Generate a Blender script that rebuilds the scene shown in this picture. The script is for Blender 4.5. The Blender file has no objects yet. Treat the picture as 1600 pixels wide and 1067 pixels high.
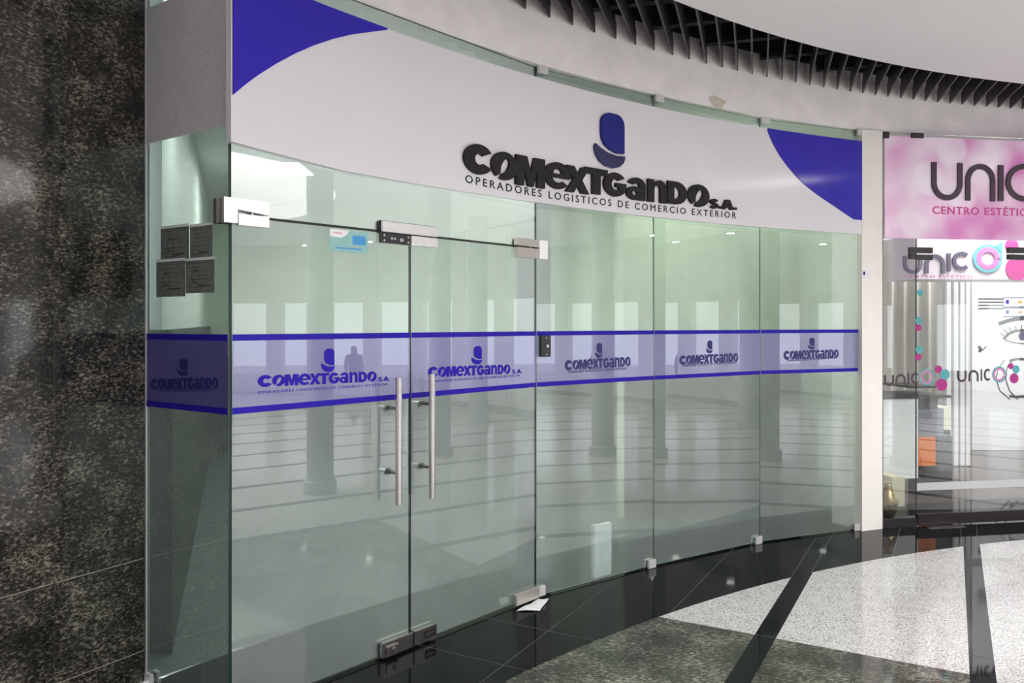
import bpy, bmesh, math, random
from mathutils import Vector, Matrix
from mathutils.geometry import tessellate_polygon
random.seed(7)
PI = math.pi
SC = bpy.context.scene
COL = SC.collection

# ------------------------------------------------------------------ camera, world, light, exposure
F = 1244.0            # focal length in pixels of the 1600-wide frame
EYE = 1.65
HOR = 506.0           # image row of the horizon
cam_d = bpy.data.cameras.new('camera')
cam_d.sensor_width = 36.0
cam_d.lens = 36.0 * F / 1600.0
cam_d.shift_y = -(533.5 - HOR) / 1600.0
cam_d.clip_start = 0.05
cam = bpy.data.objects.new('camera', cam_d)
COL.objects.link(cam)
cam.location = (0, 0, EYE)
cam.rotation_euler = (PI / 2, 0, 0)
SC.camera = cam

SC.view_settings.view_transform = 'Standard'
SC.view_settings.look = 'None'
SC.view_settings.exposure = 0.26
SC.view_settings.gamma = 1.0
SC.view_settings.use_curve_mapping = False
SC.cycles.max_bounces = 10
SC.cycles.transparent_max_bounces = 24
SC.cycles.glossy_bounces = 5
SC.cycles.caustics_reflective = False
SC.cycles.caustics_refractive = False
SC.cycles.sample_clamp_indirect = 6.0

W = bpy.data.worlds.new('world')
SC.world = W
W.use_nodes = True
bgn = W.node_tree.nodes['Background']
bgn.inputs[0].default_value = (0.93, 0.96, 1.0, 1)
bgn.inputs[1].default_value = 2.0


def area(name, loc, size, power, col=(1, 1, 1), rot=(0, 0, 0), size_y=None):
    l = bpy.data.lights.new(name, 'AREA')
    l.energy = power
    l.color = col
    l.size = size
    if size_y:
        l.shape = 'RECTANGLE'
        l.size_y = size_y
    o = bpy.data.objects.new(name, l)
    o.location = loc
    o.rotation_euler = rot
    COL.objects.link(o)
    return o


CX, CY = 6.2, -2.1     # centre of the round mall hall; storefronts stand on a circle about it
R_GLASS, R_BORDER, R_DISK = 9.16, 8.50, 8.41
# daylight falling through the round skylight over the hall
area('skylight_daylight', (CX, CY, 5.6), 9.0, 1900, (1.0, 0.985, 0.97))
# office ceiling lighting with added fill near the glass, then the salon's ceiling lighting
area('office_lamp_and_fill', (-0.9, 6.6, 3.12), 1.2, 42, (1.0, 1.0, 0.95))
area('office_lamp_and_fill', (2.0, 8.0, 3.12), 1.2, 42, (0.98, 1.0, 0.9))
area('office_lamp_and_fill', (-2.3, 7.8, 3.12), 0.6, 25, (1.0, 1.0, 0.97))
area('office_lamp_and_fill', (-1.55, 4.6, 3.15), 0.4, 11, (0.97, 1.0, 0.98))  # added fill behind the side pane, no fixture above it
area('office_lamp_and_fill', (-0.55, 5.0, 3.15), 0.5, 12, (1.0, 1.0, 0.97))  # added fill, makes the transom film glow from behind
area('office_lamp_and_fill', (1.55, 6.3, 3.15), 0.5, 15, (0.98, 1.0, 0.93))  # added fill, brightens the partition behind the right panels
area('salon_lamp_light', (4.9, 7.6, 3.1), 0.9, 38, (1.0, 0.98, 0.97))

# ------------------------------------------------------------------ helpers


def mat(name, col, rough=0.5, metal=0.0, spec=0.5, noise=None, coat=0.0, bump=0.0):
    m = bpy.data.materials.new(name)
    m.use_nodes = True
    nt = m.node_tree
    b = nt.nodes['Principled BSDF']
    b.inputs['Base Color'].default_value = (*col, 1)
    b.inputs['Roughness'].default_value = rough
    b.inputs['Metallic'].default_value = metal
    b.inputs['Specular IOR Level'].default_value = spec
    b.inputs['Coat Weight'].default_value = coat
    b.inputs['Coat Roughness'].default_value = 0.05
    if noise:
        sc, amt = noise
        tc = nt.nodes.new('ShaderNodeTexCoord')
        n = nt.nodes.new('ShaderNodeTexNoise')
        n.inputs['Scale'].default_value = sc
        n.inputs['Detail'].default_value = 6
        r = nt.nodes.new('ShaderNodeValToRGB')
        r.color_ramp.elements[0].position = 0.3
        r.color_ramp.elements[1].position = 0.7
        r.color_ramp.elements[0].color = (*[c * (1 - amt) for c in col], 1)
        r.color_ramp.elements[1].color = (*[min(1, c * (1 + amt * 0.4)) for c in col], 1)
        nt.links.new(tc.outputs['Object'], n.inputs['Vector'])
        nt.links.new(n.outputs['Fac'], r.inputs[0])
        nt.links.new(r.outputs[0], b.inputs['Base Color'])
        if bump:
            bp = nt.nodes.new('ShaderNodeBump')
            bp.inputs['Strength'].default_value = bump
            bp.inputs['Distance'].default_value = 0.01
            nt.links.new(n.outputs['Fac'], bp.inputs['Height'])
            nt.links.new(bp.outputs[0], b.inputs['Normal'])
    return m


def emit(name, col, s):
    m = bpy.data.materials.new(name)
    m.use_nodes = True
    nt = m.node_tree
    nt.nodes.remove(nt.nodes['Principled BSDF'])
    e = nt.nodes.new('ShaderNodeEmission')
    e.inputs[0].default_value = (*col, 1)
    e.inputs[1].default_value = s
    nt.links.new(e.outputs[0], nt.nodes['Material Output'].inputs[0])
    return m


def schlick(nt, f0):
    """mirror share of a pane, the same from both sides"""
    g = nt.nodes.new('ShaderNodeNewGeometry')
    d = nt.nodes.new('ShaderNodeVectorMath')
    d.operation = 'DOT_PRODUCT'
    nt.links.new(g.outputs['Normal'], d.inputs[0])
    nt.links.new(g.outputs['Incoming'], d.inputs[1])

    def mth(op, a, b=None):
        n = nt.nodes.new('ShaderNodeMath')
        n.operation = op
        for i, v in enumerate((a, b)):
            if v is None:
                continue
            if isinstance(v, (int, float)):
                n.inputs[i].default_value = v
            else:
                nt.links.new(v, n.inputs[i])
        return n.outputs[0]
    a = mth('ABSOLUTE', d.outputs['Value'])
    q = mth('POWER', mth('SUBTRACT', 1.0, a), 5.0)
    return mth('ADD', mth('MULTIPLY', q, 1 - f0), f0)


def film(name, tint, clear, trans, diff, f0=0.0, gloss_rough=0.0, dirt=0.0, vert=None):
    """thin sheet: clear share, scattering-through share, matt share, mirror on top"""
    m = bpy.data.materials.new(name)
    m.use_nodes = True
    nt = m.node_tree
    nt.nodes.remove(nt.nodes['Principled BSDF'])
    out = nt.nodes['Material Output']
    tr = nt.nodes.new('ShaderNodeBsdfTransparent')
    tr.inputs[0].default_value = (*tint, 1)
    last = tr.outputs[0]
    sc = trans + diff
    if sc > 0:
        tl = nt.nodes.new('ShaderNodeBsdfTranslucent')
        tl.inputs[0].default_value = (*tint, 1)
        df = nt.nodes.new('ShaderNodeBsdfDiffuse')
        df.inputs[0].default_value = (*tint, 1)
        m1 = nt.nodes.new('ShaderNodeMixShader')
        m1.inputs[0].default_value = diff / sc
        nt.links.new(tl.outputs[0], m1.inputs[1])
        nt.links.new(df.outputs[0], m1.inputs[2])
        m2 = nt.nodes.new('ShaderNodeMixShader')
        m2.inputs[0].default_value = sc / (sc + clear)
        if dirt:
            tc = nt.nodes.new('ShaderNodeTexCoord')
            n = nt.nodes.new('ShaderNodeTexNoise')
            n.inputs['Scale'].default_value = 2.2
            n.inputs['Detail'].default_value = 8
            mr = nt.nodes.new('ShaderNodeMapRange')
            mr.inputs['From Min'].default_value = 0.35
            mr.inputs['From Max'].default_value = 0.65
            base = sc / (sc + clear)
            mr.inputs['To Min'].default_value = base - dirt
            mr.inputs['To Max'].default_value = base + dirt
            nt.links.new(tc.outputs['Object'], n.inputs['Vector'])
            nt.links.new(n.outputs['Fac'], mr.inputs['Value'])
            nt.links.new(mr.outputs[0], m2.inputs[0])
        nt.links.new(last, m2.inputs[1])
        nt.links.new(m1.outputs[0], m2.inputs[2])
        last = m2.outputs[0]
    if f0 > 0:
        gl = nt.nodes.new('ShaderNodeBsdfGlossy')
        gl.inputs['Roughness'].default_value = gloss_rough
        gl.inputs[0].default_value = (0.97, 1.0, 0.98, 1)
        m3 = nt.nodes.new('ShaderNodeMixShader')
        nt.links.new(schlick(nt, f0), m3.inputs[0])
        nt.links.new(last, m3.inputs[1])
        nt.links.new(gl.outputs[0], m3.inputs[2])
        last = m3.outputs[0]
    nt.links.new(last, out.inputs[0])
    return m


def mesh_obj(name, verts, faces, mats, parent=None, midx=None, smooth=False, bevel=0.0):
    """verts are world coordinates; the object's origin goes to the base centre (or the parent's)"""
    if parent is not None:
        org = Vector(parent['_org'])
    else:
        xs = [v[0] for v in verts]; ys = [v[1] for v in verts]; zs = [v[2] for v in verts]
        org = Vector(((min(xs) + max(xs)) / 2, (min(ys) + max(ys)) / 2, min(zs)))
    me = bpy.data.meshes.new(name)
    me.from_pydata([tuple(Vector(v) - org) for v in verts], [], faces)
    if not isinstance(mats, (list, tuple)):
        mats = [mats]
    for m in mats:
        me.materials.append(m)
    if midx:
        for p, i in zip(me.polygons, midx):
            p.material_index = i
    if bevel:
        bm = bmesh.new(); bm.from_mesh(me)
        bmesh.ops.remove_doubles(bm, verts=bm.verts, dist=1e-5)
        bmesh.ops.recalc_face_normals(bm, faces=bm.faces)
        es = [e for e in bm.edges if len(e.link_faces) == 2 and e.calc_face_angle() > 0.6]
        bmesh.ops.bevel(bm, geom=es, offset=bevel, segments=2, affect='EDGES')
        bm.to_mesh(me); bm.free()
    if smooth:
        for p in me.polygons:
            p.use_smooth = True
    me.update()
    o = bpy.data.objects.new(name, me)
    COL.objects.link(o)
    if parent is not None:
        o.parent = parent
        o['_org'] = list(org)
    else:
        o.location = org
        o['_org'] = list(org)
    return o


def empty(name, loc):
    o = bpy.data.objects.new(name, None)
    o.empty_display_size = 0.1
    o.location = loc
    o['_org'] = list(loc)
    COL.objects.link(o)
    return o


def tag(o, label=None, cat=None, group=None, kind=None):
    if label: o['label'] = label
    if cat: o['category'] = cat
    if group: o['group'] = group
    if kind: o['kind'] = kind
    return o


class MB:
    def __init__(s):
        s.v = []; s.f = []; s.m = []

    def add(s, vs, fs, mi=0):
        k = len(s.v)
        s.v += [tuple(v) for v in vs]
        s.f += [[k + i for i in f] for f in fs]
        s.m += [mi] * len(fs)

    def hexa(s, b, t, mi=0):
        """b, t: four bottom and four top corners"""
        s.add(list(b) + list(t), [(3, 2, 1, 0), (4, 5, 6, 7), (0, 1, 5, 4), (1, 2, 6, 5), (2, 3, 7, 6), (3, 0, 4, 7)], mi)

    def box(s, x0, x1, y0, y1, z0, z1, mi=0):
        s.hexa([(x0, y0, z0), (x1, y0, z0), (x1, y1, z0), (x0, y1, z0)],
               [(x0, y0, z1), (x1, y0, z1), (x1, y1, z1), (x0, y1, z1)], mi)

    def fbox(s, fr, u0, u1, v0, v1, w0, w1, mi=0):
        """box in a frame fr(u, v, w)"""
        s.hexa([fr(u0, v0, w1), fr(u1, v0, w1), fr(u1, v0, w0), fr(u0, v0, w0)],
               [fr(u0, v1, w1), fr(u1, v1, w1), fr(u1, v1, w0), fr(u0, v1, w0)], mi)

    def tube(s, a, b, r, n=20, mi=0, r2=None):
        a = Vector(a); b = Vector(b)
        r2 = r if r2 is None else r2
        d = (b - a).normalized()
        p = d.orthogonal().normalized(); q = d.cross(p)
        vs = []
        for (c, rr) in ((a, r), (b, r2)):
            for i in range(n):
                an = 2 * PI * i / n
                vs.append(c + rr * (p * math.cos(an) + q * math.sin(an)))
        fs = [(i, (i + 1) % n, n + (i + 1) % n, n + i) for i in range(n)]
        fs += [tuple(range(n - 1, -1, -1)), tuple(range(n, 2 * n))]
        s.add(vs, fs, mi)

    def lathe(s, c, prof, n=24, mi=0):
        vs = []
        for r, z in prof:
            for i in range(n):
                an = 2 * PI * i / n
                vs.append((c[0] + r * math.cos(an), c[1] + r * math.sin(an), c[2] + z))
        fs = []
        for k in range(len(prof) - 1):
            for i in range(n):
                j = (i + 1) % n
                fs.append((k * n + i, k * n + j, (k + 1) * n + j, (k + 1) * n + i))
        fs.append(tuple(range(n - 1, -1, -1)))
        fs.append(tuple((len(prof) - 1) * n + i for i in range(n)))
        s.add(vs, fs, mi)

    def prism(s, fr, loops, w0, w1, mi=0):
        """outline (with holes) in (u, v), given thickness w0..w1 in the frame"""
        flat = [p for l in loops for p in l]
        tris = tessellate_polygon([[Vector((p[0], p[1], 0)) for p in l] for l in loops])
        n = len(flat)
        vs = [fr(p[0], p[1], w1) for p in flat] + [fr(p[0], p[1], w0) for p in flat]
        fs = []
        for t in tris:
            a, b, c = (flat[i] for i in t)
            ar = (b[0] - a[0]) * (c[1] - a[1]) - (c[0] - a[0]) * (b[1] - a[1])
            if abs(ar) < 1e-12:
                continue
            t = tuple(t) if ar > 0 else tuple(reversed(t))
            fs.append(t)
            fs.append(tuple(n + i for i in reversed(t)))
        k = 0
        for l in loops:
            m = len(l)
            for i in range(m):
                j = (i + 1) % m
                fs.append((k + i, n + k + i, n + k + j, k + j))
            k += m
        s.add(vs, fs, mi)

    def strip(s, fr, us, lo, hi, w0, w1, mi=0):
        """a sheet between two curves v=lo(u), v=hi(u), following a bent frame"""
        k = len(us)
        vs = []
        for w in (w1, w0):
            for u in us:
                vs.append(fr(u, lo(u), w)); vs.append(fr(u, hi(u), w))
        fs = []
        o = 2 * k
        for i in range(k - 1):
            a, b, c, d = 2 * i, 2 * i + 2, 2 * i + 3, 2 * i + 1
            fs += [(a, b, c, d), (o + d, o + c, o + b, o + a), (a, o + a, o + b, b), (d, c, o + c, o + d)]
        fs += [(0, 1, o + 1, o), (2 * k - 2, o + 2 * k - 2, o + 2 * k - 1, 2 * k - 1)]
        s.add(vs, fs, mi)

    def build(s, name, mats, parent=None, **kw):
        return mesh_obj(name, s.v, s.f, mats, parent, midx=s.m if isinstance(mats, (list, tuple)) else None, **kw)


def arc(cx, cy, rx, ry, a0, a1, n=20, shear=0.0):
    return [(cx + rx * math.cos(math.radians(a0 + (a1 - a0) * i / n)) + shear * ry * math.sin(math.radians(a0 + (a1 - a0) * i / n)),
             cy + ry * math.sin(math.radians(a0 + (a1 - a0) * i / n))) for i in range(n + 1)]


def stroke(pts, w, closed=False):
    """thick line along pts -> a list of one outline"""
    n = len(pts); L = []; Rr = []
    for i in range(n):
        if closed:
            a, b = pts[i - 1], pts[(i + 1) % n]
        else:
            a = pts[max(i - 1, 0)]; b = pts[min(i + 1, n - 1)]
        dx, dy = b[0] - a[0], b[1] - a[1]
        l = math.hypot(dx, dy) or 1
        nx, ny = -dy / l * w / 2, dx / l * w / 2
        L.append((pts[i][0] + nx, pts[i][1] + ny)); Rr.append((pts[i][0] - nx, pts[i][1] - ny))
    if closed:
        return [L, Rr]
    return [L + Rr[::-1]]


# ---- frames on the storefront
def pol(th, r):
    return CX + r * math.cos(th), CY + r * math.sin(th)


def img_theta(px, r):
    """angle on a circle of radius r seen at image column px (where that surface really stands)"""
    k = (px - 800) / F
    lo, hi = math.radians(95), math.radians(158)   # theta falls as px rises
    for _ in range(50):
        m = (lo + hi) / 2
        x, y = pol(m, r)
        if x / y > k: lo = m
        else: hi = m
    return (lo + hi) / 2


class Arc:
    """u = arc length along a circle of radius r, left to right as seen from the hall; w = towards the hall"""
    def __init__(s, r, px0):
        s.r = r; s.t0 = img_theta(px0, r)

    def __call__(s, u, v, w=0.0):
        th = s.t0 - u / s.r
        x, y = pol(th, s.r - w)
        return (x, y, v)

    def at(s, px, py, w=0.0):
        th = img_theta(px, s.r - w)
        x, y = pol(th, s.r - w)
        return ((s.t0 - th) * s.r, EYE + (HOR - py) * y / F)


class Flat:
    """u = distance from A towards B, v = height, w = towards the viewer's side"""
    def __init__(s, A, B, flip=False):
        s.A = Vector((A[0], A[1])); s.B = Vector((B[0], B[1]))
        s.d = (s.B - s.A).normalized(); s.L = (s.B - s.A).length
        s.n = Vector((s.d.y, -s.d.x))
        if flip: s.n = -s.n

    def __call__(s, u, v, w=0.0):
        p = s.A + s.d * u + s.n * w
        return (p.x, p.y, v)

    def at(s, px, py, w=0.0):
        k = (px - 800) / F
        a = s.A + s.n * w
        u = (k * a.y - a.x) / (s.d.x - k * s.d.y)
        y = a.y + s.d.y * u
        return (u, EYE + (HOR - py) * y / F)


def text_mesh(body, width, height=None, spacing=1.0, bold=0.0, word=1.0):
    """triangulated lettering scaled to a width (and height): verts (u, v) from 0, tris"""
    c = bpy.data.curves.new('lettering', 'FONT')
    c.body = body
    c.space_character = spacing
    c.space_word = word
    c.offset = bold
    c.resolution_u = 3
    o = bpy.data.objects.new('lettering', c)
    COL.objects.link(o)
    dg = bpy.context.evaluated_depsgraph_get()
    dg.update()
    me = bpy.data.meshes.new_from_object(o.evaluated_get(dg))
    vs = [(v.co.x, v.co.y) for v in me.vertices]
    fs = [tuple(p.vertices) for p in me.polygons]
    bpy.data.meshes.remove(me)
    bpy.data.objects.remove(o)
    bpy.data.curves.remove(c)
    x0 = min(v[0] for v in vs); x1 = max(v[0] for v in vs)
    y0 = min(v[1] for v in vs); y1 = max(v[1] for v in vs)
    k = width / (x1 - x0)
    ky = k if height is None else height / (y1 - y0)
    return [((v[0] - x0) * k, (v[1] - y0) * ky) for v in vs], fs


def add_text(mb, fr, u0, v0, body, width, height=None, w=0.001, spacing=1.0, bold=0.0, mi=0, slope=0.0, word=1.0):
    vs, fs = text_mesh(body, width, height, spacing, 0.0, word)
    h = height or .05
    for k, (dx, dy) in enumerate(((0, 0), (1, 0), (-1, 0), (0, 1), (0, -1)) if bold else ((0, 0),)):
        dx *= bold * h; dy *= bold * h * .6
        mb.add([fr(u0 + x + dx, v0 + y + dy + slope * x, w + k * 2e-5) for (x, y) in vs], fs, mi)


# heavy letters of the office's wordmark, unit box
def glyph(ch):
    P = []
    if ch == 'C':
        P.append([arc(.5, .5, .52, .52, 32, 328, 28) + arc(.52, .5, .17, .2, 318, 42, 16)])
    elif ch == 'O':
        P.append([arc(.5, .5, .5, .5, -112, 232, 34) + [(.33, .22)] + arc(.52, .5, .15, .27, 205, -95, 22, .35)])
    elif ch == 'D':
        P.append([[(0, 0), (.45, 0)] + arc(.45, .5, .55, .5, -80, 80, 18) + [(.45, 1), (0, 1)],
                  [(.33, .24), (.33, .76)] + arc(.4, .5, .24, .26, 80, -80, 12)])
    elif ch == 'M':
        P.append([[(0, 0), (.27, 0), (.29, .55), (.42, 0), (.6, 0), (.72, .55), (.73, 0), (1, 0), (1, 1), (.63, 1), (.51, .45), (.38, 1), (0, 1)]])
    elif ch == 'e':
        P.append([arc(.5, .5, .51, .52, 0, 318, 28) + arc(.52, .46, .24, .24, 315, 195, 10) + [(.3, .42), (1.0, .42)],
                  [(.32, .57)] + arc(.5, .57, .18, .2, 180, 0, 10)[1:]])
    elif ch == 'X':
        P.append([[(0, 0), (.34, 0), (.5, .28), (.66, 0), (1, 0), (.7, .5), (1, 1), (.68, 1), (.52, .72), (.36, 1), (.02, 1), (.32, .5)]])
    elif ch == 'T':
        P.append([[(.32, 0), (.68, 0), (.68, .76), (1, .76), (1, 1), (0, 1), (0, .76), (.32, .76)]])
    elif ch == 'G':
        P.append([arc(.5, .5, .52, .52, 35, 345, 28) + [(1.0, .58), (.52, .58), (.52, .4), (.66, .4)] + arc(.52, .5, .2, .24, 320, 50, 16)])
    elif ch == 'a':
        P.append([arc(.44, .3, .42, .3, 0, 360, 24)[:-1], arc(.44, .3, .13, .11, 0, 360, 12)[:-1]])
        P.append([[(.6, 0), (1, 0), (1, .66)] + arc(.55, .66, .45, .34, 0, 165, 16) + arc(.55, .64, .14, .12, 160, 0, 8)])
    elif ch == 'n':
        P.append([[(0, 0), (.34, 0), (.34, .55)] + arc(.5, .58, .16, .18, 170, 10, 8) + [(.66, .55), (.66, 0), (1, 0), (1, .6)]
                  + arc(.64, .62, .36, .38, 0, 110, 10) + [(.34, .86), (.34, 1), (0, 1)]])
    elif ch == 'S':
        pts = arc(.5, .73, .33, .17, 20, 240, 12) + arc(.5, .27, .33, .2, 75, -160, 14)
        P.append(stroke(pts, .25))
    elif ch == 'A':
        P.append([[(0, 0), (.3, 0), (.36, .2), (.64, .2), (.7, 0), (1, 0), (.68, 1), (.32, 1)], [(.42, .4), (.5, .72), (.58, .4)]])
    elif ch == '.':
        P.append([[(0, 0), (1, 0), (1, 1), (0, 1)]])
    elif ch == 'capsule':   # the emblem above the wordmark: a rounded upright pill cut off along a curve
        P.append([[(.96, .30)] + [(.96, .8)] + arc(.7, .8, .26, .2, 0, 90, 8) + [(.5, 1.0)] + arc(.5, .8, .29, .2, 90, 180, 8)
                  + [(.21, .62), (.24, .5), (.33, .4), (.5, .33), (.72, .29)]])
    elif ch == 'cup':
        P.append([[(.03, .4), (.16, .345), (.4, .27), (.7, .235), (.98, .255), (.98, .2), (.93, .12), (.8, .04), (.6, 0), (.36, .02), (.17, .09), (.05, .2), (.0, .32)]])
    return P


def put_glyph(mb, fr, ch, u0, u1, v0, v1, w0, w1, mi=0, slope=0.0):
    for loops in glyph(ch):
        L = []
        for l in loops:
            L.append([(u0 + p[0] * (u1 - u0), v0 + p[1] * (v1 - v0) + slope * p[0] * (u1 - u0)) for p in l])
        mb.prism(fr, L, w0, w1, mi)


WORD = [('C', 0, .118), ('O', .11, .217), ('M', .21, .328), ('e', .325, .432), ('X', .418, .515), ('T', .5, .592),
        ('G', .588, .684), ('a', .68, .768), ('n', .775, .855), ('D', .862, .945), ('O', .945, 1.04)]

# ------------------------------------------------------------------ materials
M_white = mat('white_paint', (.80, .785, .78), .6, noise=(1.2, .05))
M_disk = mat('ceiling_plaster', (.82, .80, .79), .7, noise=(.9, .03))
M_fascia = mat('fascia_plaster', (.87, .83, .825), .6, noise=(5, .1))
M_post = mat('post_paint', (.83, .80, .755), .45, noise=(3, .05))
M_fin = mat('fin_metal', (.07, .066, .064), .5, metal=.3, noise=(9, .3))
M_dark = mat('dark_void', (.03, .03, .03), .9)
M_sign = mat('sign_acrylic', (.72, .705, .735), .12, noise=(1.5, .03))
M_blue = mat('royal_blue_acrylic', (.028, .016, .42), .09, spec=.3, noise=(3, .06))
M_vblue = mat('blue_vinyl', (.020, .008, .32), .5, spec=.15, noise=(3, .1))
M_navy = mat('navy_vinyl', (.012, .01, .12), .5)
M_char = mat('charcoal_letters', (.022, .020, .020), .6, spec=.2, noise=(30, .3))
M_emblem = mat('emblem_blue', (.018, .02, .20), .5, spec=.2, noise=(10, .1))
M_steel = mat('brushed_steel', (.55, .53, .52), .22, metal=1.0, noise=(60, .12))
M_steeld = mat('dark_steel', (.20, .19, .18), .35, metal=.9)
M_satin = mat('satin_aluminium', (.72, .71, .70), .45, metal=.6, noise=(40, .08))
M_black = mat('black_fitting', (.018, .017, .017), .35, noise=(20, .2))
M_edge = mat('glass_edge', (.012, .035, .028), .2)
M_gapshade = mat('gap_shade_black', (.01, .01, .01), .6)
M_clear = film('clear_glass', (.95, .98, .965), 1, 0, 0, f0=.12)
M_clear2 = film('plain_glass', (.96, .985, .975), 1, 0, 0, f0=.045)
M_film = film('frosted_film', (.77, .835, .82), .62, .24, .10, dirt=.04)
M_edgel = mat('pale_glass_edge', (.16, .21, .19), .2)
M_filmt = film('light_film', (.90, .95, .93), .50, .38, .10, dirt=.03)
M_films = film('smoky_film', (.46, .54, .51), .80, .13, .02, dirt=.02)
M_band = film('lavender_vinyl', (.52, .52, .76), .46, .2, .28, dirt=.03, f0=.12)
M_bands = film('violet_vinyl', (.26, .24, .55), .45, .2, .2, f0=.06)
M_greysheet = mat('grey_foil', (.60, .585, .61), .7, noise=(60, .12))
M_paper = mat('grey_paper', (.16, .18, .16), .8, noise=(40, .3))
M_paperw = mat('white_paper', (.8, .8, .8), .6, noise=(30, .1))
M_tape = mat('clear_tape', (.7, .78, .76), .2)
M_ink = mat('dark_ink', (.02, .03, .025), .7)
M_pink = None


def stone(name, dark, mid, light, scale, stretch=(1, 1, 1), rough=.08, rot=0.0, spec=.5, contrast=.5, cloud=.45):
    m = bpy.data.materials.new(name)
    m.use_nodes = True
    nt = m.node_tree
    b = nt.nodes['Principled BSDF']
    b.inputs['Roughness'].default_value = rough
    tc = nt.nodes.new('ShaderNodeTexCoord')
    mp = nt.nodes.new('ShaderNodeMapping')
    mp.inputs['Scale'].default_value = stretch
    mp.inputs['Rotation'].default_value = rot if isinstance(rot, tuple) else (0, 0, rot)
    n1 = nt.nodes.new('ShaderNodeTexNoise'); n1.inputs['Scale'].default_value = scale
    n1.inputs['Detail'].default_value = 8; n1.inputs['Roughness'].default_value = .72
    n1.inputs['Distortion'].default_value = .6
    n2 = nt.nodes.new('ShaderNodeTexNoise'); n2.inputs['Scale'].default_value = scale * .12
    n2.inputs['Detail'].default_value = 3
    nt.links.new(tc.outputs['Object'], mp.inputs['Vector'])
    nt.links.new(mp.outputs[0], n1.inputs['Vector'])
    nt.links.new(tc.outputs['Object'], n2.inputs['Vector'])
    r = nt.nodes.new('ShaderNodeValToRGB')
    e = r.color_ramp.elements
    e[0].position = .5 - contrast * .3; e[0].color = (*dark, 1)
    e[1].position = .5 + contrast * .4; e[1].color = (*light, 1)
    k = r.color_ramp.elements.new(.52); k.color = (*mid, 1)
    ad = nt.nodes.new('ShaderNodeMath'); ad.operation = 'MULTIPLY_ADD'
    ad.inputs[1].default_value = .45; 
    sb = nt.nodes.new('ShaderNodeMath'); sb.operation = 'SUBTRACT'; sb.inputs[1].default_value = .22
    nt.links.new(n2.outputs['Fac'], ad.inputs[0]); nt.links.new(n1.outputs['Fac'], ad.inputs[2])
    nt.links.new(ad.outputs[0], sb.inputs[0]); nt.links.new(sb.outputs[0], r.inputs[0])
    nt.links.new(r.outputs[0], b.inputs['Base Color'])
    b.inputs['Specular IOR Level'].default_value = spec
    ad.inputs[1].default_value = cloud; sb.inputs[1].default_value = cloud * .5
    return m


M_gran = stone('dark_green_granite_wall', (.004, .004, .0035), (.022, .021, .017), (.27, .245, .19), 55, (1.0, 1.0, 1.8), .06,
               rot=(.9, .7, .2), contrast=.50, cloud=.3)
M_green = stone('green_granite_floor', (.008, .009, .007), (.05, .05, .04), (.34, .33, .26), 34, (1.0, 3.2, 1), .06, rot=.9, contrast=.5, spec=.4, cloud=.35)
M_speck = stone('speckled_white_granite', (.10, .095, .09), (.58, .56, .55), (.84, .82, .81), 95, (1, 1, 1), .09, contrast=.42, cloud=.08)
M_blk = stone('black_granite', (.003, .003, .004), (.005, .005, .007), (.02, .02, .022), 60, (1, 1, 1), .04, contrast=.6, spec=.10)
M_grout = mat('grey_grout', (.12, .12, .12), .7)
M_tile = mat('office_tile', (.09, .10, .10), .6, noise=(2, .1))
M_office = mat('office_wall_paint', (.62, .72, .58), .7, noise=(.8, .06))
M_offw = mat('office_white', (.82, .84, .82), .6, noise=(1, .04))

# ------------------------------------------------------------------ storefront vertices (they stand on the circle)
P0 = (-1.687, 3.670)
P1 = (-1.181, 3.317)
P2 = (0.146, 4.794)
P3 = (0.965, 5.409)
P4 = (1.870, 5.995)
P5 = (2.779, 6.379)
Pm = ((P1[0] + P2[0]) / 2, (P1[1] + P2[1]) / 2)
Z_HEAD = 3.20
Z_GL = 3.194

# ------------------------------------------------------------------ floor: stone fields laid in the hall's grid
DU = Vector((0.484, 0.875)); NU = Vector((0.875, -0.484))      # along / across the black strips


def uv2xy(u, v):
    p = NU * u + DU * v
    return (p.x, p.y)


def poly_clip(poly, a, b, c):
    """keep a*x + b*y <= c"""
    out = []
    for i in range(len(poly)):
        p, q = poly[i], poly[(i + 1) % len(poly)]
        dp = a * p[0] + b * p[1] - c; dq = a * q[0] + b * q[1] - c
        if dp <= 0: out.append(p)
        if (dp < 0 < dq) or (dq < 0 < dp):
            t = dp / (dp - dq)
            out.append((p[0] + t * (q[0] - p[0]), p[1] + t * (q[1] - p[1])))
    return out


def circ(r, n=160):
    return [(CX + r * math.cos(2 * PI * i / n), CY + r * math.sin(2 * PI * i / n)) for i in range(n)]


def clip_uv(poly, u0=None, u1=None, v0=None, v1=None):
    if u0 is not None: poly = poly_clip(poly, -NU.x, -NU.y, -u0)
    if u1 is not None: poly = poly_clip(poly, NU.x, NU.y, u1)
    if v0 is not None: poly = poly_clip(poly, -DU.x, -DU.y, -v0)
    if v1 is not None: poly = poly_clip(poly, DU.x, DU.y, v1)
    return poly


def slab(mb, poly, z=0.0, mi=0):
    if len(poly) < 3: return
    mb.add([(x, y, z) for x, y in poly], [tuple(range(len(poly)))], mi)


fl = MB()
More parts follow.
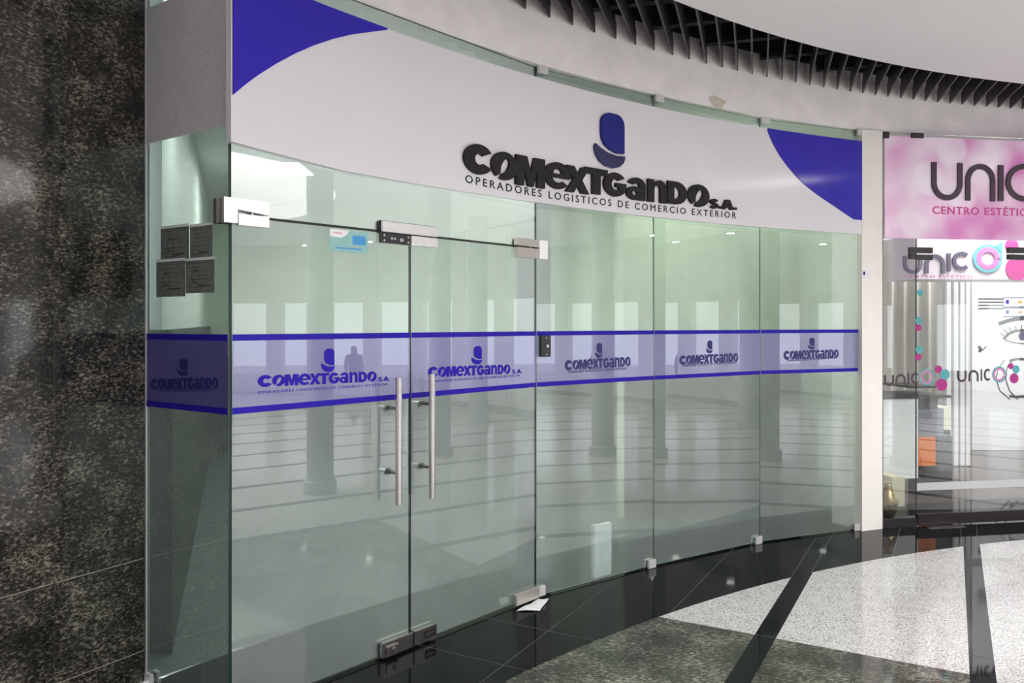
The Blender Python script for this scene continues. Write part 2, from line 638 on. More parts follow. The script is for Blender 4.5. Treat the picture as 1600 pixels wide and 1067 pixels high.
# ring of black granite along the shops
N = 240
for i in range(N):
    a0 = 2 * PI * i / N; a1 = 2 * PI * (i + 1) / N
    q = [pol(a0, R_BORDER), pol(a0, 9.75), pol(a1, 9.75), pol(a1, R_BORDER)]
    fl.add([(x, y, 0) for x, y in q], [(0, 1, 2, 3)], 0)
V_G = 4.325
W_S = 0.108
period = 0.99
us = -0.919
disc = circ(R_BORDER, 480)
for k in range(-12, 18):
    a = us + k * period
    slab(fl, clip_uv(disc, a, a + W_S), 0, 0)
    # beyond the strip: green granite below V_G near the shop side, speckled white above
    g_hi = V_G if k <= 0 else None
    if g_hi is not None:
        slab(fl, clip_uv(disc, a + W_S, a + period, 2.6, V_G), 0, 1)
        slab(fl, clip_uv(disc, a + W_S, a + period, V_G, None), 0, 2)
        slab(fl, clip_uv(disc, a + W_S, a + period, None, 2.6), 0, 2)
    else:
        slab(fl, clip_uv(disc, a + W_S, a + period), 0, 2)
fl.build('floor', [M_blk, M_green, M_speck])['kind'] = 'structure'
SC.objects['floor']['label'] = 'polished floor of black, green and white granite fields'
# thin joints between the stone slabs
jt = MB()


def joint(p, q, w=.0025, z=.0004):
    p = Vector(p); q = Vector(q)
    d = (q - p).normalized(); n = Vector((-d.y, d.x)) * w / 2
    jt.add([(*(p + n), z), (*(p - n), z), (*(q - n), z), (*(q + n), z)], [(0, 1, 2, 3)])


def ray_circle(u, r):
    """v where the line of constant u leaves the circle r (far side)"""
    c = Vector((CX, CY)); uc = NU.dot(c); vc = DU.dot(c)
    d = r * r - (u - uc) ** 2
    return vc + math.sqrt(d) if d > 0 else None


for u in (-2.35, -1.9, -1.41, -.92, -.82, -.37, .06, .17, .62, 1.05, 1.5):
    a = ray_circle(u, R_BORDER); b = ray_circle(u, R_GLASS + .02)
    if a and b: joint(uv2xy(u, a), uv2xy(u, b))
for u in (-1.41, -.37):
    a = ray_circle(u, R_BORDER)
    joint(uv2xy(u, 2.8), uv2xy(u, min(a, V_G)))
for v in (3.35, 3.84):
    joint(uv2xy(-2.6, v), uv2xy(-.92, v)); joint(uv2xy(-.81, v), uv2xy(.06, v))
joint(uv2xy(-.92, V_G), uv2xy(-.81, V_G), .003); joint(uv2xy(.06, V_G + .25), uv2xy(.18, V_G + .25), .003)
jt.build('trim_1', M_grout)['kind'] = 'structure'

# interior floors
of = MB()
of.add([(-4.6, 4.0, -.004), (-1.7, 3.7, -.004), (2.88, 6.1, -.004), (2.88, 10.6, -.004), (-4.6, 10.6, -.004)], [(0, 1, 2, 3, 4)])
M_wood = mat('salon_wood', (.075, .046, .038), .14, noise=(1.2, .25))

# ------------------------------------------------------------------ ceiling: big round plaster ceiling with a round skylight
dk = MB()
RV = 5.0
n = 180
for i in range(n):
    a0 = 2 * PI * i / n; a1 = 2 * PI * (i + 1) / n
    for (r0, r1, z0, z1) in ((RV, R_DISK, 3.45, 3.72),):
        A = [(*pol(a0, r0), z0), (*pol(a0, r1), z0), (*pol(a1, r1), z0), (*pol(a1, r0), z0)]
        B = [(x, y, z1) for x, y, _ in A]
        dk.add(A, [(3, 2, 1, 0)]); dk.add(B, [(0, 1, 2, 3)])
        dk.add([A[1], A[2], B[2], B[1]], [(0, 1, 2, 3)]); dk.add([A[3], A[0], B[0], B[3]], [(0, 1, 2, 3)])
tag(dk.build('ceiling', M_disk), 'white round plaster ceiling over the hall', kind='structure')

# skylight rim and shaft (mall roof above the opening)
sh = MB()
for i in range(n):
    a0 = 2 * PI * i / n; a1 = 2 * PI * (i + 1) / n
    A = [(*pol(a0, RV + .02), 3.73), (*pol(a1, RV + .02), 3.73)]
    B = [(*pol(a0, RV + .02), 5.4), (*pol(a1, RV + .02), 5.4)]
    sh.add([A[0], A[1], B[1], B[0]], [(0, 1, 2, 3)])
tag(sh.build('wall_skylight', M_white), kind='structure')
# dark plenum above the slats
pl = MB()
for i in range(n):
    a0 = 2 * PI * i / n; a1 = 2 * PI * (i + 1) / n
    A = [(*pol(a0, RV + .1), 4.05), (*pol(a0, 10.2), 4.05), (*pol(a1, 10.2), 4.05), (*pol(a1, RV + .1), 4.05)]
    pl.add(A, [(3, 2, 1, 0)])
    pl.add([(*pol(a0, 9.5), 3.6), (*pol(a1, 9.5), 3.6), (*pol(a1, 9.5), 4.05), (*pol(a0, 9.5), 4.05)], [(0, 1, 2, 3)])
tag(pl.build('ceiling_plenum', M_dark), kind='structure')

# fascia band over the shopfronts
fa = MB()
TH0, TH1 = math.radians(152), math.radians(84)
K = 120
for i in range(K):
    a0 = TH0 + (TH1 - TH0) * i / K; a1 = TH0 + (TH1 - TH0) * (i + 1) / K
    fa.hexa([(*pol(a0, 9.13), Z_HEAD), (*pol(a1, 9.13), Z_HEAD), (*pol(a1, 9.42), Z_HEAD), (*pol(a0, 9.42), Z_HEAD)],
            [(*pol(a0, 9.13), 3.66), (*pol(a1, 9.13), 3.66), (*pol(a1, 9.42), 3.66), (*pol(a0, 9.42), 3.66)])
tag(fa.build('wall_fascia', M_fascia), 'white curved fascia band above the shopfronts', kind='structure')

# slatted grille between the fascia and the round ceiling
gr = empty('ceiling_grille', (*pol(math.radians(120), 8.75), 3.49))
tag(gr, 'dark metal slatted grille curving between white fascia and round ceiling', 'ceiling grille')
DF = Vector((0.294, 0.956)).normalized(); NF = Vector((DF.y, -DF.x))
cc = Vector((CX, CY)); cu, cv = NF.dot(cc), DF.dot(cc)


def fin_seg(u, r):
    d = r * r - (u - cu) ** 2
    return cv + math.sqrt(d) if d > 0 else None


M_bar = mat('black_bar', (.012, .012, .012), .7)
u = -2.75
while u < 3.6:
    b = fin_seg(u, 9.115); a = fin_seg(u, 8.44)
    if a is not None and b is not None:
        a = max(a, b - 1.9)
        m = MB()
        t = .0055
        # tall blade with a stepped foot at the wall end
        prof = [(a, 3.50), (b - .004, 3.49), (b - .004, 3.585), (b - .05, 3.60), (b - .07, 3.66), (a, 3.66)]
        vs = []
        for s in (-t, t):
            for (v, z) in prof:
                p = NF * (u + s) + DF * v
                vs.append((p.x, p.y, z))
        k = len(prof)
        fs = [tuple(range(k)), tuple(range(2 * k - 1, k - 1, -1))] + [(i, k + i, k + (i + 1) % k, (i + 1) % k) for i in range(k)]
        m.add(vs, fs)
        m.build('fin', M_fin, gr)
    u += .1055 + random.uniform(-.004, .004)
for v in [3.2 + .42 * i for i in range(9)]:
    # carrier bars across the fins
    for r_in, r_out in ((8.46, 9.1),):
        us_ = []
        u = -2.8
        while u < 3.7:
            p = NF * u + DF * v
            r = (p - cc).length
            if r_in < r < r_out: us_.append(u)
            u += .02
        if len(us_) > 4:
            m = MB()
            fr = lambda a, b, c, v=v: (*(NF * a + DF * (v + c)), b)
            m.fbox(fr, us_[0], us_[-1], 3.60, 3.655, -.03, .03)
            m.build('carrier_bar', M_bar, gr)

# water stain and scuffs on the fascia
fA = Arc(9.128, 357)
st = MB()
cu_, cz_ = fA.at(1121, 160)
st.prism(fA, [[(cu_ + .075 * math.cos(a) * (1 + .25 * math.sin(3 * a)), cz_ + .045 * math.sin(a) * (1 + .2 * math.cos(2 * a + 1))) for a in [2 * PI * i / 22 for i in range(22)]]], .0005, .0015)
M_stain = film('pale_stain', (.78, .72, .55), .5, 0, .5)
tag(st.build('stain', mat('yellow_stain', (.62, .585, .48), .8, noise=(20, .1))), 'pale yellow water stain on the fascia above the sign', 'stain')
for o in [SC.objects['stain']]: pass

# ------------------------------------------------------------------ granite wall at left
gA = Vector(P0); gd = Vector((-.513, -.858)).normalized()
gw = Flat(gA + gd * 4.2, gA)      # u runs towards the glass, w towards the hall
LW = 4.2
wl = MB()
wl.fbox(gw, 0, LW - .006, 0, 3.7, -.30, 0)
tag(wl.build('wall_left', M_gran), 'polished dark green granite wall', kind='structure')
M_jd = mat('dark_joint', (.008, .008, .008), .5)
jg = MB()
for z in (.15, .57, .99, 1.41, 1.83, 2.25, 2.67, 3.09):
    jg.fbox(gw, LW - .42, LW - .01, z - .0012, z + .0012, .0002, .0008)
for k in range(1, 9):
    jg.fbox(gw, LW - .42 * k - .0015, LW - .42 * k + .0015, 0, 3.7, .0002, .0008)
tag(jg.build('trim_2', M_jd), kind='structure')
js = MB()
for z in (.15, .573):
    js.fbox(gw, LW - .415, LW - .012, z - .0014, z + .0014, .0009, .0014)
    js.fbox(gw, LW - .84, LW - .425, z - .0014, z + .0014, .0009, .0014)
js.build('trim_3', mat('pale_joint', (.30, .28, .25), .4))['kind'] = 'structure'


# ------------------------------------------------------------------ glazing
def pane_mesh(name, fr, u0, u1, z0, z1, back, parent=None, th=.012, front=None, edge=None):
    m = MB()
    m.add([fr(u0, z0, 0), fr(u1, z0, 0), fr(u1, z1, 0), fr(u0, z1, 0)], [(0, 1, 2, 3)], 0)
    m.add([fr(u0, z0, -th), fr(u1, z0, -th), fr(u1, z1, -th), fr(u0, z1, -th)], [(3, 2, 1, 0)], 1)
    m.add([fr(u0, z0, 0), fr(u0, z1, 0), fr(u0, z1, -th), fr(u0, z0, -th)], [(0, 1, 2, 3)], 2)
    m.add([fr(u1, z0, 0), fr(u1, z0, -th), fr(u1, z1, -th), fr(u1, z1, 0)], [(0, 1, 2, 3)], 2)
    m.add([fr(u0, z1, 0), fr(u1, z1, 0), fr(u1, z1, -th), fr(u0, z1, -th)], [(0, 1, 2, 3)], 2)
    m.add([fr(u0, z0, 0), fr(u0, z0, -th), fr(u1, z0, -th), fr(u1, z0, 0)], [(0, 1, 2, 3)], 2)
    return m.build(name, [front or M_clear, back, edge or M_edge], parent)


BT, BB, SW = 1.606, 1.271, .027


def band(fr, u0, u1, parent, px, bandmat, ink, stripe=None):
    """lavender vinyl band with two stripes, wordmark, emblem and tagline; px = image columns/rows of the print"""
    m = MB(); m.fbox(fr, u0 + .002, u1 - .002, BB, BT, .0006, .0012)
    b = m.build('vinyl_band', bandmat, parent)
    for z in (BT - SW, BB):
        s = MB(); s.fbox(fr, u0 + .002, u1 - .002, z, z + SW, .0014, .0022)
        s.build('stripe', stripe or M_vblue, parent)
    (x0, ya0, ya1), (x1, yb0, yb1) = px['word']      # left column: top,bottom rows; right column: top,bottom rows
    ua, za1 = fr.at(x0, ya0); _, za0 = fr.at(x0, ya1)
    ub, zb1 = fr.at(x1, yb0); _, zb0 = fr.at(x1, yb1)
    sl = (zb0 - za0) / (ub - ua)
    h = ((za1 - za0) + (zb1 - zb0)) / 2
    L = ub - ua
    w = MB()
    for ch, a, c in WORD:
        a /= 1.04; c /= 1.04
        put_glyph(w, fr, ch, ua + a * L + .002, ua + c * L, za0 + sl * a * L, za0 + h + sl * a * L, .0024, .003)
    if px.get('sa'):
        us2, _ = fr.at(px['sa'], 595)
        gap = (us2 - ub)
        z = za0 + sl * L
        put_glyph(w, fr, 'S', ub + gap * .12, ub + gap * .45, z, z + h * .42, .0024, .003)
        put_glyph(w, fr, '.', ub + gap * .48, ub + gap * .54, z, z + h * .1, .0024, .003)
        put_glyph(w, fr, 'A', ub + gap * .56, ub + gap * .92, z, z + h * .42, .0024, .003)
        put_glyph(w, fr, '.', ub + gap * .94, ub + gap, z, z + h * .1, .0024, .003)
    w.build('wordmark', ink, parent)
    (ex0, ey0), (ex1, ey1) = px['icon']
    eu0, ez1 = fr.at(ex0, ey0); eu1, ez0 = fr.at(ex1, ey1)
    e = MB()
    for g in ('capsule', 'cup'):
        put_glyph(e, fr, g, eu0, eu1, ez0, ez1, .0024, .003)
    e.build('emblem', ink, parent)
    t = MB()
    tx0, tx1, ty = px['tag']
    tu0, tz0 = fr.at(tx0, ty[0]); tu1, tz1 = fr.at(tx1, ty[1])
    add_text(t, fr, tu0, tz0, 'OPERADORES LOGISTICOS DE COMERCIO EXTERIOR', tu1 - tu0, h * .22, .0026, 1.25, .04, slope=(tz1 - tz0) / (tu1 - tu0))
    t.build('tagline', ink, parent)


def patch(name, fr, u0, u1, z0, z1, m, label, parts=()):
    e = empty(name, fr((u0 + u1) / 2, z0))
    return e


DOOR = Flat(P1, P2)
LD = DOOR.L
Z_DT = 2.10
# transom over the doors
tr = empty('transom_panel', DOOR(LD / 2, Z_DT + .012))
tag(tr, 'wide glass transom over the double doors, its top behind the white sign', 'glass panel')
pane_mesh('glass', DOOR, .012, LD - .003, Z_DT + .011, Z_GL, M_filmt, tr)
m = MB(); m.fbox(DOOR, .014, LD - .004, Z_DT + .002, Z_DT + .0105, -.013, .001); m.build('gap_shade_strip', M_gapshade, tr)  # black strip put into the gap over the doors as its shade
# leaves
dl = empty('glass_door', DOOR(LD / 4, .01))
tag(dl, 'left leaf of the frosted glass double door, with a small blue and green sticker', 'glass door', 'double door leaves')
pane_mesh('glass', DOOR, .014, LD / 2 - .003, .014, Z_DT, M_film, dl)
band(DOOR, .014, LD / 2 - .003, dl, dict(word=((402, 589, 605), (588, 578, 596)), sa=608, icon=((501, 545), (523, 581)),
     tag=(402, 605, (615, 602))), M_band, M_vblue)
dr = empty('glass_door', DOOR(LD * .75, .01))
tag(dr, 'right leaf of the frosted glass double door, next to the fixed curved glazing', 'glass door', 'double door leaves')
pane_mesh('glass', DOOR, LD / 2 + .003, LD - .004, .014, Z_DT, M_film, dr)
band(DOOR, LD / 2 + .003, LD - .004, dr, dict(word=((668, 575, 590), (797, 568, 584)), sa=815, icon=((736, 541), (753, 569)),
     tag=(668, 812, (598, 588))), M_band, M_vblue)
# sticker on the left leaf
su0, sz1 = DOOR.at(515, 357); su1, _ = DOOR.at(575, 364); _, sz0 = DOOR.at(515, 392)
M_st = mat('mint_sticker', (.26, .48, .47), .35); M_stb = mat('sticker_blue', (.05, .28, .62), .35); M_str = mat('sticker_red', (.7, .15, .2), .4)
s = MB(); s.fbox(DOOR, su0, su1, sz0, sz1, .0005, .0012)
sk = s.build('sticker', M_st, dl); sk['label'] = 'mint green sticker with a white corner and blue square'
W_, H_ = su1 - su0, sz1 - sz0
s = MB(); s.prism(DOOR, [[(su0, sz1), (su0, sz1 - .34 * H_)] + [(su0 + W_ * .3, sz1 - .36 * H_), (su0 + W_ * .45, sz1 - .18 * H_), (su0 + W_ * .5, sz1)]], .0013, .0016)
s.build('corner', M_paperw, sk)
s = MB(); s.fbox(DOOR, su0 + .58 * W_, su0 + .93 * W_, sz1 - .62 * H_, sz1 - .2 * H_, .0013, .0017); s.build('square', M_stb, sk)
s = MB(); s.prism(DOOR, stroke([(su0 + (.09 + .012 * i) * W_, sz1 - (.15 + .025 * (i % 2)) * H_) for i in range(20)], .004), .0017, .0019)
s.build('faint_print', M_str, sk)
s = MB(); s.prism(DOOR, stroke([(su0 + (.14 + .012 * i) * W_, sz0 + (.16 + .03 * (i % 2)) * H_) for i in range(58)], .006), .0013, .0017)
s.build('faint_print', M_stb, sk)

# pull handles
for leaf, px, yt, yb in ((dl, 623, 590, 788), (dr, 675, 584, 778)):
    off = .085
    hu, zt = DOOR.at(px, yt, off); _, zb = DOOR.at(px, yb, off)
    h = MB()
    for o_ in (off,):
        h.tube(DOOR(hu, zb, o_), DOOR(hu, zt, o_), .0165, 28)
    hd = h.build('pull_handle', M_steel, leaf, smooth=False)
    for zz in (zb + (zt - zb) * .245, zb + (zt - zb) * .755):
        q = MB(); q.tube(DOOR(hu, zz, .0005), DOOR(hu, zz, off - .014), .0085, 16); q.tube(DOOR(hu, zz, .0005), DOOR(hu, zz, .012), .017, 20)
        q.build('standoff', M_steeld, hd)
    h = MB(); h.tube(DOOR(hu, zb, -.10), DOOR(hu, zt, -.10), .0165, 20)
    for zz in (zb + (zt - zb) * .245, zb + (zt - zb) * .755):
        h.tube(DOOR(hu, zz, -.013), DOOR(hu, zz, -.086), .0085, 12)
    h.build('inner_handle', M_steel, leaf)

# fixed panes and side pane
FP = []
for (A, B, lab, px) in (
    (P2, P3, 'fixed frosted glass panel with the black lock, right beside the double door', dict(word=((882, 563, 579), (985, 557, 572)), icon=((929, 536), (941, 559)), tag=(888, 978, (583, 577)))),
    (P3, P4, 'middle fixed frosted glass panel of the curved shopfront', dict(word=((1061, 556, 570), (1153, 551, 565)), icon=((1103, 532), (1113, 552)), tag=(1066, 1148, (573, 568)))),
    (P4, P5, 'last fixed frosted glass panel, ending at the cream post', dict(word=((1224, 549, 562), (1310, 545, 559)), icon=((1262, 528), (1273, 546)), tag=(1230, 1306, (565, 560))))):
    fr = Flat(A, B)
    e = empty('glass_partition', fr(fr.L / 2, .01))
    tag(e, lab, 'glass panel', 'fixed glass panels of the office front')
    pane_mesh('glass', fr, .001, fr.L - .001, .012, Z_GL, M_film, e, edge=M_edgel)
    band(fr, .002, fr.L - .002, e, px, M_band, M_navy)
    FP.append((fr, e))
SIDE = Flat(P0, P1)
sd = empty('glass_partition', SIDE(SIDE.L / 2, .01))
tag(sd, 'narrow smoky glass side panel between granite wall and left door leaf', 'glass panel')
pane_mesh('glass', SIDE, .006, SIDE.L - .002, .012, Z_GL, M_films, sd)
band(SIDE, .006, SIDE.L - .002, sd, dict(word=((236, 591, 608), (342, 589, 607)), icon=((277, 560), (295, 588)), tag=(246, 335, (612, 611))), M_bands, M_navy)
g = MB(); 
gz = 3.10
g.fbox(SIDE, .006, SIDE.L - .004, 2.478, gz, .0006, .0016)
g.build('foil_strip', M_greysheet, sd)['label'] = 'matt grey foil across its top'
# metal edge trims
m = MB(); m.fbox(SIDE, -.004, .006, .0, Z_HEAD, -.014, .004); m.build('edge_trim', M_satin, sd)

# lock on the first fixed pane
fr, e = FP[0]
lu0, lz1 = fr.at(841, 524); lu1, lz0 = fr.at(857, 557)
k = empty('door_lock', fr((lu0 + lu1) / 2, lz0))
tag(k, 'small black metal lock box clamped on the glass edge by the right door leaf', 'lock')
m = MB(); m.fbox(fr, lu0 + .004, lu1, lz0, lz1, .0035, .024); m.build('case', M_black, k, bevel=.002)
m = MB(); cz = (lz0 + lz1) / 2; cu2 = (lu0 + lu1) / 2 + .01
m.tube(fr(cu2, cz, .024), fr(cu2, cz, .03), .009, 16); m.build('cylinder', M_steel, k)
for zz in (lz0 + .015, lz1 - .015):
    m = MB(); m.tube(fr(cu2 - .006, zz, .024), fr(cu2 - .006, zz, .027), .004, 10); m.build('screw', M_steel, k)

# ---- patch fittings of the doors
# top-left corner hinge, wraps round the corner of the glass
t = .028
e = empty('corner_patch_fitting', DOOR(0, 2.03))
tag(e, 'polished steel corner fitting at the top left hinge of the doors', 'patch fitting', 'patch fittings of the doors')
u1, zt = DOOR.at(421, 316, t); _, zm = DOOR.at(421, 337, t); _, zb = DOOR.at(421, 356, t)
m = MB()
m.prism(DOOR, [[(-.035, zb + .006), (.026, zb + .006), (.026, zm + .012), (u1, zm), (u1, zt), (-.035, zt)]], .0025, t)
m.prism(DOOR, [[(-.035, zb + .006), (.026, zb + .006), (.026, zm + .012), (u1, zm), (u1, zt), (-.035, zt)]], -.038, -.0145)
m.build('cover_plate', M_steel, e)
m = MB(); m.fbox(DOOR, .030, u1, zb, zm - .006, .0025, t); m.build('hinge_plate', M_steel, e, bevel=.001)
m = MB(); m.fbox(SIDE, SIDE.L - .062, SIDE.L + .006, zb + .006, zt, .004, .03); m.build('side_plate', M_steeld, e, bevel=.001)
m = MB(); m.tube(DOOR(.10, zm - .008, t * .5), DOOR(.10, zm + .004, t * .5), .006, 12); m.build('pin', M_steel, e)

# lock patch over the meeting stiles
e = empty('overhead_patch_fitting', DOOR(LD / 2, 2.03))
tag(e, 'steel and black double patch fitting above the meeting edges of the doors', 'patch fitting', 'patch fittings of the doors')
a0, zt = DOOR.at(597, 343, t); _, zm = DOOR.at(597, 361, t); _, zb = DOOR.at(597, 379, t)
a1, zt1 = DOOR.at(684, 354, t); _, zb1 = DOOR.at(684, 387, t); am, _ = DOOR.at(642, 370, t)
zt = (zt + zt1) / 2; zb = (zb + zb1) / 2
m = MB(); m.fbox(DOOR, a0 - .004, a1, zm - .004, zt, .0025, .016); m.fbox(DOOR, a0 - .004, a1, zm - .004, zt, -.03, -.0145); m.build('backing', M_black, e, bevel=.003)
m = MB(); m.fbox(DOOR, a0, a1, zm, zt - .004, .017, t); m.build('cover_plate', M_satin, e, bevel=.003)
m = MB(); m.fbox(DOOR, am + .005, a1, zb, zm - .007, .0025, t); m.build('door_plate', M_satin, e, bevel=.001)
m = MB(); m.fbox(DOOR, a0, am, zb + .001, zm - .007, .0025, .02); m.build('mechanism_plate', M_black, e)
hh = zm - .007 - zb
for (fu, fz, r_) in ((.1, .78, .006), (.1, .25, .006), (.93, .78, .006), (.93, .25, .006), (.36, .52, .007), (.46, .52, .007), (.68, .45, .009), (.74, .45, .007)):
    cu3 = a0 + fu * (am - a0); cz3 = zb + fz * hh
    m = MB(); m.tube(DOOR(cu3, cz3, .02), DOOR(cu3, cz3, .0235), r_, 12); m.build('screw', M_steel, e)

# top-right hinge patch
e = empty('corner_patch_fitting', DOOR(LD, 2.03))
tag(e, 'beige steel corner fitting at the top right hinge of the doors', 'patch fitting', 'patch fittings of the doors')
a0, zt = DOOR.at(808, 371, t); _, zm = DOOR.at(808, 386, t); _, zb = DOOR.at(808, 401, t)
M_beige = mat('beige_steel', (.55, .52, .48), .35, metal=.7, noise=(40, .1))
zm = Z_DT + .006
m = MB(); m.fbox(DOOR, a0, LD - .004, zm + .002, zt, .0025, t); m.fbox(DOOR, a0, LD - .004, zm + .002, zt, -.035, -.0145); m.build('cover_plate', M_beige, e, bevel=.001)
m = MB(); m.fbox(DOOR, a0, LD - .006, zb, zm - .007, .0025, t); m.build('hinge_plate', M_beige, e, bevel=.001)
f2 = FP[0][0]
m = MB(); m.fbox(f2, .0005, .066, zb, zt, .003, .030); m.build('panel_plate', mat('pale_steel', (.82, .82, .82), .3, metal=.4), e, bevel=.001)
m = MB(); m.tube(DOOR(LD - .07, zm - .006, .012), DOOR(LD - .07, zm + .004, .012), .005, 10); m.build('pin', M_steel, e)

# floor patches: two lock patches at the meeting stiles, one hinge patch at the right
a0, _ = DOOR.at(598, 1005, t); a1, _ = DOOR.at(683, 985, t)
e = empty('floor_patch_fitting', DOOR((a0 + LD / 2) / 2, 0.01))
tag(e, 'polished floor lock fitting at the foot of the left door leaf', 'patch fitting', 'patch fittings of the doors')
m = MB(); m.fbox(DOOR, a0, LD / 2 - .004, .012, .088, .0025, t); m.fbox(DOOR, a0, LD / 2 - .004, .012, .088, -.038, -.0145); m.build('cover_plate', M_steel, e, bevel=.003)
m = MB(); m.fbox(DOOR, a0 + .02, a0 + .095, .018, .068, t + .0005, t + .012); m.build('lock_box', M_steel, e, bevel=.003)
m = MB(); m.tube(DOOR(a0 + .065, .045, t + .0125), DOOR(a0 + .065, .045, t + .018), .011, 16); m.build('keyhole_ring', M_steeld, e)
e = empty('floor_patch_fitting', DOOR((a1 + LD / 2) / 2, 0.01))
tag(e, 'floor fitting with exposed black mechanism at the foot of the right door leaf', 'patch fitting', 'patch fittings of the doors')
m = MB(); m.fbox(DOOR, LD / 2 + .004, a1, .012, .088, .0025, t); m.fbox(DOOR, LD / 2 + .004, a1, .012, .088, -.038, -.0145); m.build('cover_plate', M_steel, e, bevel=.003)
m = MB(); m.fbox(DOOR, LD / 2 + .075, a1 - .008, .03, .074, t + .0005, t + .003); m.build('mechanism_plate', M_black, e)
for du in (.085, .105, .12, .135):
    m = MB(); m.tube(DOOR(LD / 2 + du, .052, t + .0035), DOOR(LD / 2 + du, .052, t + .0065), .006, 10); m.build('screw', M_steel, e)
a0, _ = DOOR.at(806, 940, t)
e = empty('floor_patch_fitting', DOOR(LD - .06, 0.01))
tag(e, 'beige hinge fitting at the bottom right corner of the right door leaf', 'patch fitting', 'patch fittings of the doors')
m = MB(); m.fbox(DOOR, a0, LD - .006, .012, .075, .0025, t + .006); m.build('hinge_plate', M_beige, e, bevel=.003)
m = MB(); m.fbox(f2, .004, .055, .012, .072, .003, .024); m.build('panel_plate', M_satin, e, bevel=.002)

# paper sheet lying in front of the hinge
a = MB()
q = [(.80, .055), (.99, .03), (1.01, .075), (.86, .12)]
pp = [DOOR(LD * .0 + LD - .25, .004, .06), DOOR(LD - .02, .004, .035), DOOR(LD + .03, .004, .075), DOOR(LD - .16, .004, .16)]
vs = [Vector(p) for p in pp]
gridv = []; K2 = 8
for i in range(K2 + 1):
    for j in range(K2 + 1):
        s_, t_ = i / K2, j / K2
        p = (vs[0] * (1 - s_) + vs[1] * s_) * (1 - t_) + (vs[3] * (1 - s_) + vs[2] * s_) * t_
        gridv.append((p.x, p.y, .003 + .006 * abs(math.sin(5 * s_ + 3 * t_)) * (1 - t_ * .4)))
a.add(gridv, [(i * (K2 + 1) + j, (i + 1) * (K2 + 1) + j, (i + 1) * (K2 + 1) + j + 1, i * (K2 + 1) + j + 1) for i in range(K2) for j in range(K2)])
pr = a.build('paper_sheet', M_paperw)
tag(pr, 'crumpled white leaflet lying on the floor by the right door hinge', 'paper')

# glass clips along floor and head
GC = 'small steel clips holding the glass panels'


def clip(fr, u, z, lab, w=.07, h=.055, off=.003, m_=None):
    e = empty('glass_clip', fr(u, z))
    tag(e, lab, 'glass clip', GC)
    m = MB(); m.fbox(fr, u - w / 2, u + w / 2, z, z + h, off, off + .018); m.build('front_plate', m_ or M_satin, e, bevel=.002)
    m = MB(); m.fbox(fr, u - w / 2, u + w / 2, z, z + h, -.034, -.016); m.build('back_plate', m_ or M_satin, e, bevel=.002)
    return e


for i, (who) in enumerate(('floor clip under the joint right of the lock panel', 'floor clip under the joint left of the last panel', 'floor clip at the foot of the cream post')):
    fr = FP[i][0]
    clip(fr, fr.L - (.03 if i == 2 else .035), .002, 'small steel ' + who)
for i, (frx, uu, who) in enumerate(((FP[0][0], .005, 'head clip above the right door leaf hinge'), (FP[1][0], .0, 'head clip right above the blue emblem of the sign'),
                                    (FP[2][0], .0, 'head clip just left of the sign\'s right blue corner'), (FP[2][0], FP[2][0].L - .03, 'head clip touching the cream post'))):
    clip(frx, uu + .02, Z_HEAD - .048, 'small pale steel ' + who, w=.075, h=.05, off=.022)
clip(SIDE, .045, .004, 'small steel floor clip at the foot of the side panel by the granite', w=.05, h=.05)

# papers taped behind the side pane
for i, (xa, ya, xb, yb, lab) in enumerate(((252, 357, 296, 408, 'grey certificate sheet, upper left of the four taped in the side panel'),
                                       (298, 354, 333, 405, 'grey typed sheet, upper right of the four taped in the side panel'),
                                       (246, 409, 291, 463, 'grey certificate sheet, lower left of the four taped in the side panel'),
                                       (292, 407, 337, 457, 'grey certificate sheet, lower right of the four taped in the side panel'))):
    o_ = .0016 + .0014 * i
    ua, z1_ = SIDE.at(xa, ya); ub, z2_ = SIDE.at(xb, yb)
    m = MB(); m.fbox(SIDE, ua, ub, z2_, z1_, o_, o_ + .0006)
    p = m.build('paper_notice', M_paper)
    tag(p, lab, 'paper', 'papers taped in the side panel')
    w_, h_ = ub - ua, z1_ - z2_
    m = MB(); 
    for q in range(7):
        zz = z1_ - h_ * (.1 + .12 * q)
        m.fbox(SIDE, ua + w_ * .1, ua + w_ * (.9 - .12 * ((q * 3) % 4)), zz - .002, zz, o_ + .0007, o_ + .001)
    if i != 1:
        m.prism(SIDE, stroke(arc(ua + w_ * .35, z2_ + h_ * .5, w_ * .13, h_ * .18, 0, 345, 20), .004), o_ + .0007, o_ + .001)
    m.fbox(SIDE, ua + w_ * .4, ua + w_ * .85, z2_ + h_ * .2, z2_ + h_ * .24, o_ + .0007, o_ + .001)
    m.prism(SIDE, stroke([(ua + w_ * .04, z2_ + h_ * .05), (ua + w_ * .96, z2_ + h_ * .05), (ua + w_ * .96, z1_ - h_ * .05), (ua + w_ * .04, z1_ - h_ * .05)], .002, True), o_ + .0007, o_ + .001)
    m.build('print', M_ink, p)
    m = MB(); m.fbox(SIDE, ua, ub, z1_ - .004, z1_ + .008, o_ + .0012, o_ + .0016); m.build('tape', M_tape, p)

# ------------------------------------------------------------------ the big sign
SG = Arc(9.075, 361)
sg = empty('shop_sign', SG(1.5, 2.36, 0))
tag(sg, 'long curved white fascia sign with royal blue corners over the office front', 'shop sign')
uR = SG.at(1346, 300)[0]
Z0, Z1 = 2.362, 3.095
usn = [uR * i / 90 for i in range(91)]
m = MB(); m.strip(SG, usn, lambda u: Z0 + max(0, .03 - u * .05), lambda u: Z1, -.035, 0); m.build('board', M_sign, sg)
# blue corners
ptsL = [(361, 150), (380, 134), (400, 119), (430, 100), (460, 84), (490, 71), (520, 61), (550, 54), (580, 50), (604, 47)]
cl = [SG.at(*p) for p in ptsL]


